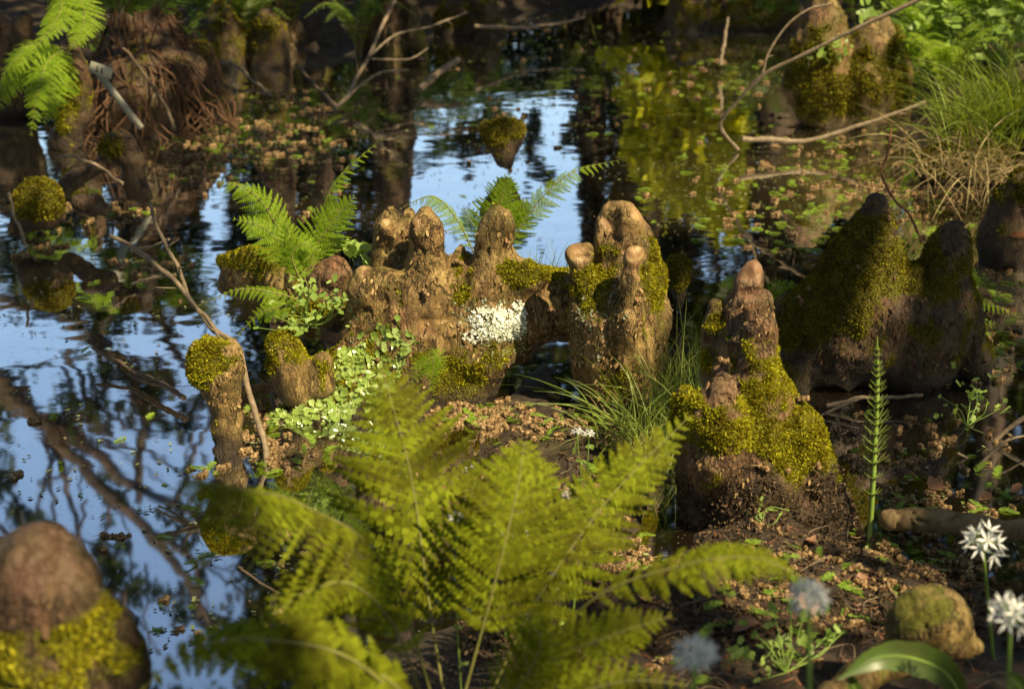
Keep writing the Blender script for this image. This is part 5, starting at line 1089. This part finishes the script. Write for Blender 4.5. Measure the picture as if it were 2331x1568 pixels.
def sprig_mesh(seed, n=16, L=.035):
    r = np.random.default_rng(seed); mb = MB(); c = curve([[0, 0, 0.001], [L * .5, r.normal(0, .003), .003], [L, r.normal(0, .006), .001]], n)
    mb.tube(c, .0005, 4, False)
    for i in range(1, n):
        for s in (-1, 1):
            t = norm(c[min(i + 1, n - 1)] - c[i - 1]); sd_ = np.array([-t[1], t[0], 0]) * s; d = norm(t * .7 + sd_ + [0, 0, r.uniform(-.1, .3)]); ln = .011 * (1 - .7 * (i / n) ** 3) * r.uniform(.8, 1.1)
            w_ = np.cross(d, [0, 0, 1]) * .0009; mb.add([c[i] - w_, c[i] + w_, c[i] + d * ln * .6 + w_, c[i] + d * ln, c[i] + d * ln * .6 - w_], [[0, 1, 2, 3, 4]])
    me = mb.mesh('needle_sprig', (0, 0, 0), False); me.materials.append(M['sprig']); return me
CK = [catkin_mesh(s) for s in range(8)]; SG = [sprig_mesh(s) for s in range(6)]
def dead_leaf_mesh(seed):
    r = np.random.default_rng(seed); n = 10; t = np.linspace(0, 1, n); L = r.uniform(.03, .05); W = np.sin(t ** .8 * math.pi) * L * r.uniform(.25, .36) * r.uniform(.8, 1.15, n); z = .006 * np.sin(t * 4 + r.uniform(0, 6)) + .004
    c = np.stack([t * L - L / 2, .003 * np.sin(t * 3), z], 1); V = np.stack([c + np.stack([0 * t, -W, W * .4], 1), c, c + np.stack([0 * t, W, W * .35], 1)], 1).reshape(-1, 3)
    i = (np.arange(n - 1)[:, None] * 3 + np.arange(2)[None]).ravel(); me = make_mesh('dead_leaf', V, [np.stack([i, i + 1, i + 4, i + 3], 1)]); me.materials.append(M['dead_leaf']); return me
DL = [dead_leaf_mesh(s) for s in range(6)]
rl = np.random.default_rng(99)
REG = [  # photo x, y, half sizes, catkins, sprigs, bits
    (600, 310, 260, 90, 120, 60, 700), (520, 235, 260, 40, 16, 10, 160), (720, 240, 200, 50, 40, 10, 320), (1300, 170, 420, 110, 50, 60, 1300), (1180, 300, 260, 100, 14, 20, 300), (1250, 80, 330, 50, 16, 10, 360), (1650, 200, 250, 120, 20, 40, 260), (1560, 440, 180, 160, 6, 16, 260),
    (1900, 360, 260, 90, 60, 60, 260), (2090, 425, 180, 40, 90, 40, 120), (2000, 490, 300, 70, 40, 50, 200), (1850, 560, 200, 60, 10, 16, 110), (340, 608, 90, 18, 34, 8, 60), (170, 480, 160, 40, 60, 8, 160), (60, 560, 90, 30, 20, 2, 60),
    (1190, 960, 200, 46, 88, 34, 60), (1080, 945, 90, 35, 40, 10, 20), (640, 1030, 90, 40, 34, 12, 40), (580, 960, 50, 60, 10, 4, 20), (1430, 1285, 110, 55, 46, 8, 20), (1350, 1130, 170, 70, 26, 18, 40), (1100, 1110, 160, 70, 14, 16, 40),
    (2060, 1060, 240, 130, 60, 22, 50), (2240, 800, 90, 90, 26, 30, 60), (2260, 650, 80, 60, 12, 20, 60), (2150, 1150, 200, 40, 30, 10, 30), (1900, 1300, 260, 110, 60, 26, 60), (2150, 1290, 200, 60, 46, 12, 40), (1750, 1400, 200, 90, 30, 14, 60), (2000, 1420, 230, 110, 24, 10, 50), (1500, 1480, 120, 80, 10, 6, 20),
    (270, 1230, 60, 20, 4, 1, 6), (430, 1180, 140, 130, 4, 6, 40), (660, 1330, 70, 120, 12, 5, 40), (430, 1420, 120, 90, 3, 4, 40), (170, 1050, 220, 150, 2, 4, 60), (470, 1070, 60, 20, 3, 4, 6), (250, 700, 260, 120, 6, 6, 120), (1100, 450, 220, 100, 6, 4, 60), (700, 430, 160, 60, 10, 4, 60), (460, 370, 120, 60, 40, 14, 160), (1700, 480, 140, 100, 14, 20, 120)]
def pts_in(cx, cy, rx, ry, n):
    if n == 0: return np.zeros((0, 3))
    u = rl.normal(0, .52, (n, 2)); u = u[np.hypot(u[:, 0], u[:, 1]) < 1.25]
    px = cx + u[:, 0] * rx; py = cy + u[:, 1] * ry; x = (px - 1165.5) / FPX; v = (784 - py) / FPX; dz = -SP + v * CP; dy = CP + v * SP
    X = np.zeros(len(px)); Z = np.zeros(len(px)); Y = np.zeros(len(px))
    for _ in range(4):
        s = (Z - CAM_H) / dz; X, Y = x * s, dy * s; Z = np.maximum(0, gz(X, Y))
    return np.stack([X, Y, Z], 1)
ck, sg, bt = [], [], []
for cx, cy, rx, ry, a, b_, c_ in REG:
    ck.append(pts_in(cx, cy, rx, ry, int(a))); sg.append(pts_in(cx, cy, rx, ry, b_)); bt.append(pts_in(cx, cy, rx * 1.1, ry * 1.1, int(c_ * 1.3)))
ck = np.concatenate(ck); sg = np.concatenate(sg); bt = np.concatenate(bt)
def place(meshes, P, name, lab_w, lab_g, cat, grp_w, grp_g, maxn, s0=1.0):
    px, py = project(P); vis = (px > -20) & (px < 2350) & (py > -20) & (py < 1590); P = P[vis]
    P = P[np.argsort(P[:, 1])]; near, far = P[:maxn], P[maxn:]
    for p in near:
        o = bpy.data.objects.new(name, random.choice(meshes)); COL.objects.link(o); o.location = p + [0, 0, .001]; o.rotation_euler = (random.uniform(-.3, .3), random.uniform(-.3, .3), random.uniform(0, 6.28)); s = s0 * random.uniform(.75, 1.25); o.scale = (s,) * 3
        w_ = p[2] <= .004; tag(o, lab_w if w_ else lab_g, cat, grp_w if w_ else grp_g)
    return far
far_ck = place(CK, ck, 'catkin', 'fluffy brown catkin ball floating on the dark water', 'fluffy brown catkin ball lying on the damp soil', 'catkin', 'catkins floating on the water', 'catkins lying on the soil', 300)
far_sg = place(SG, sg, 'needle_sprig', 'green feathery needle sprig floating on the water', 'green feathery needle sprig lying on the soil', 'leaf sprig', 'needle sprigs on the water', 'needle sprigs on the soil', 240)
for key, n_, lb in (('front', 5, 'brown catkin ball caught in the moss of the big mossy knee'), ('back', 6, 'brown catkin ball lodged on the shaded double peaked knee'), ('main', 3, 'brown catkin ball lying on the sunlit knee cluster')):
    root, V, F, nrm, base = KN[key]; cand = np.where((nrm[:, 1] < -.1) & (nrm[:, 2] > .45) & (V[:, 2] > .08))[0]
    for i_ in rl.choice(cand, n_):
        o = bpy.data.objects.new('catkin', random.choice(CK)); COL.objects.link(o); o.location = V[i_] + nrm[i_] * .004; o.rotation_euler = (random.uniform(-.5, .5), random.uniform(-.5, .5), random.uniform(0, 6.28)); tag(o, lb, 'catkin', lb.replace('ball ', 'balls '))
RS = []
for me in SG[:3]:
    c_ = me.copy(); c_.materials.clear(); c_.materials.append(M['needle_red']); RS.append(c_)
for key, n_, lb in (('edge', 2, 'dry rust coloured needle spray on the dark knee at the right edge'),):
    root, V, F, nrm, base = KN[key]; cand = np.where((nrm[:, 1] < -.2) & (nrm[:, 2] > .2) & (V[:, 2] > .06))[0]
    for i_ in rl.choice(cand, n_):
        o = bpy.data.objects.new('needle_spray', random.choice(RS)); COL.objects.link(o); o.location = V[i_] + nrm[i_] * .005; q_ = Vector(nrm[i_]).to_track_quat('Z', 'Y'); o.rotation_mode = 'QUATERNION'; o.rotation_quaternion = q_; o.scale = (1.3,) * 3; tag(o, lb, 'leaf sprig', lb.replace('spray', 'sprays'))
def merged(name, meshes, P, label, cat, m, s0):
    arr = []
    for me in meshes:
        v = np.zeros(len(me.vertices) * 3); me.vertices.foreach_get('co', v); lt = np.array([p.loop_total for p in me.polygons]); vi = np.zeros(len(me.loops), int); me.loops.foreach_get('vertex_index', vi); arr.append((v.reshape(-1, 3), lt, vi))
    VV, FF, off = [], {}, 0
    for p in P:
        v, lt, vi = random.choice(arr); a = random.uniform(0, 6.28); s = s0 * random.uniform(.7, 1.3); c, q = math.cos(a), math.sin(a)
        VV.append((v @ np.array([[c, q, 0], [-q, c, 0], [0, 0, 1]])) * s + p); st_ = np.concatenate([[0], np.cumsum(lt)])
        for k in np.unique(lt):
            idx = np.where(lt == k)[0]; FF.setdefault(k, []).append(vi[st_[idx][:, None] + np.arange(k)[None]] + off)
        off += len(v)
    V = np.concatenate(VV); tag(obj(name, make_mesh(name, V, [np.concatenate(x) for x in FF.values()], False), m), label, cat, kind='stuff')
merged('catkin_litter', CK, far_ck, 'countless brown catkins drifting on the far water', 'catkins', M['catkin'], 1.15)
merged('sprig_litter', SG, far_sg, 'scattered green needle sprigs drifting on the far water', 'leaf sprigs', M['sprig'], 1.1)
# leaf bits and duckweed floating flat on the water
bt = bt[bt[:, 2] < .004]; nb = len(bt); v, f = lobed(bt + [0, 0, .0015], np.tile([[0, 0, 1.]], (nb, 1)), rl, .0062, 6, .10, .0015, .03)
tag(obj('floating_debris', make_mesh('floating_debris', v, [f], False), M['debris']), 'small leaf scraps and duckweed floating on the pond', 'leaf scraps', kind='stuff')
# soil crumbs, needles and rootlets on the banks
n = 9000; cx = rl.uniform(1040, 2360, n); cy = rl.uniform(960, 1600, n); x = (cx - 1165.5) / FPX; vv = (784 - cy) / FPX; sc_ = CAM_H / (SP - vv * CP); X_ = x * sc_; Y_ = (CP + vv * SP) * sc_
Z_ = gz(X_, Y_); k_ = Z_ > .004; P = np.stack([X_, Y_, Z_], 1)[k_]; v, f = lobed(P, np.tile([[0, 0, 1.]], (len(P), 1)), rl, .006, 6, .5, .003, .5)
tag(obj('soil_crumbs', make_mesh('soil_crumbs', v, [f], False), M['soil_crumb']), 'crumbly dark soil and rotted scraps covering the near bank', 'soil crumbs', kind='stuff')
# needles and rootlets
n = 2600; pxs = rl.uniform(1250, 2360, n); pys = rl.uniform(1090, 1600, n); P = np.concatenate([pts_in(x, y, 30, 20, 1) for x, y in zip(pxs[:1500], pys[:1500])]); P = P[P[:, 2] > .01]
d = norm(rl.normal(0, 1, (len(P), 3)) * [1, 1, .25]); V, F = quads(P + [0, 0, .003], .022, rl, .2, .07, d)
tag(obj('needle_litter', make_mesh('needle_litter', V, [F], False), M['needle_red']), 'rusty fallen needles and crumbs strewn over the dark soil', 'needle litter', kind='stuff')
mb = MB()
for p in P[::14]:
    a = rl.uniform(0, 6.28); e = p + [math.cos(a) * .06, math.sin(a) * .06, .004]; mb.tube(curve([p + [0, 0, .003], (p + e) / 2 + rl.normal(0, .012, 3) * [1, 1, .3] + [0, 0, .008], e], 9), .0007, 4, False)
tag(obj('rootlets', mb.mesh('rootlets'), M['twig']), 'thin pale rootlets curling over the dark soil', 'rootlets', kind='stuff')
leafpos = [(2070, 1215, 'large dead brown leaf lying against the broken end of the log'), (2240, 1140, 'tan dead leaf on the wet ground behind the log'), (1960, 1330, 'curled brown dead leaf on the soil left of the burl'), (1850, 1240, 'upright torn dead leaf below the mossy knee'), (2130, 1110, 'flat dead leaf floating between catkins near the log'), (1840, 1390, 'orange brown dead leaf behind the faint flower'), (1700, 1440, 'rust coloured dead leaf near the wood stake'), (2310, 1120, 'dead leaf at the right edge behind the log'),
           (1990, 1560, 'blurred brown dead leaf at the very bottom beside the small green leaf'), (1470, 1370, 'dead leaf lit by sun beside the catkin pile'), (960, 140, 'pale dead leaf at the far shore by the slanted stick'), (1440, 157, 'white bright leaf floating far out on the water channel'), (790, 275, 'dead leaf floating among catkins in the middle distance')]
for k, (px, py, lb) in enumerate(leafpos):
    o = bpy.data.objects.new('dead_leaf', DL[k % 6]); COL.objects.link(o); o.location = onground(px, py) + [0, 0, .006]; o.rotation_euler = (random.uniform(-.3, .3), random.uniform(-.3, .3), random.uniform(0, 6.28)); s = random.uniform(.8, 1.3) * (1.5 if k >= 10 else 1); o.scale = (s,) * 3; tag(o, lb, 'dead leaf')
    if 'white' in lb:
        o.data = DL[k % 6].copy(); o.data.materials.clear(); o.data.materials.append(M['petal'])
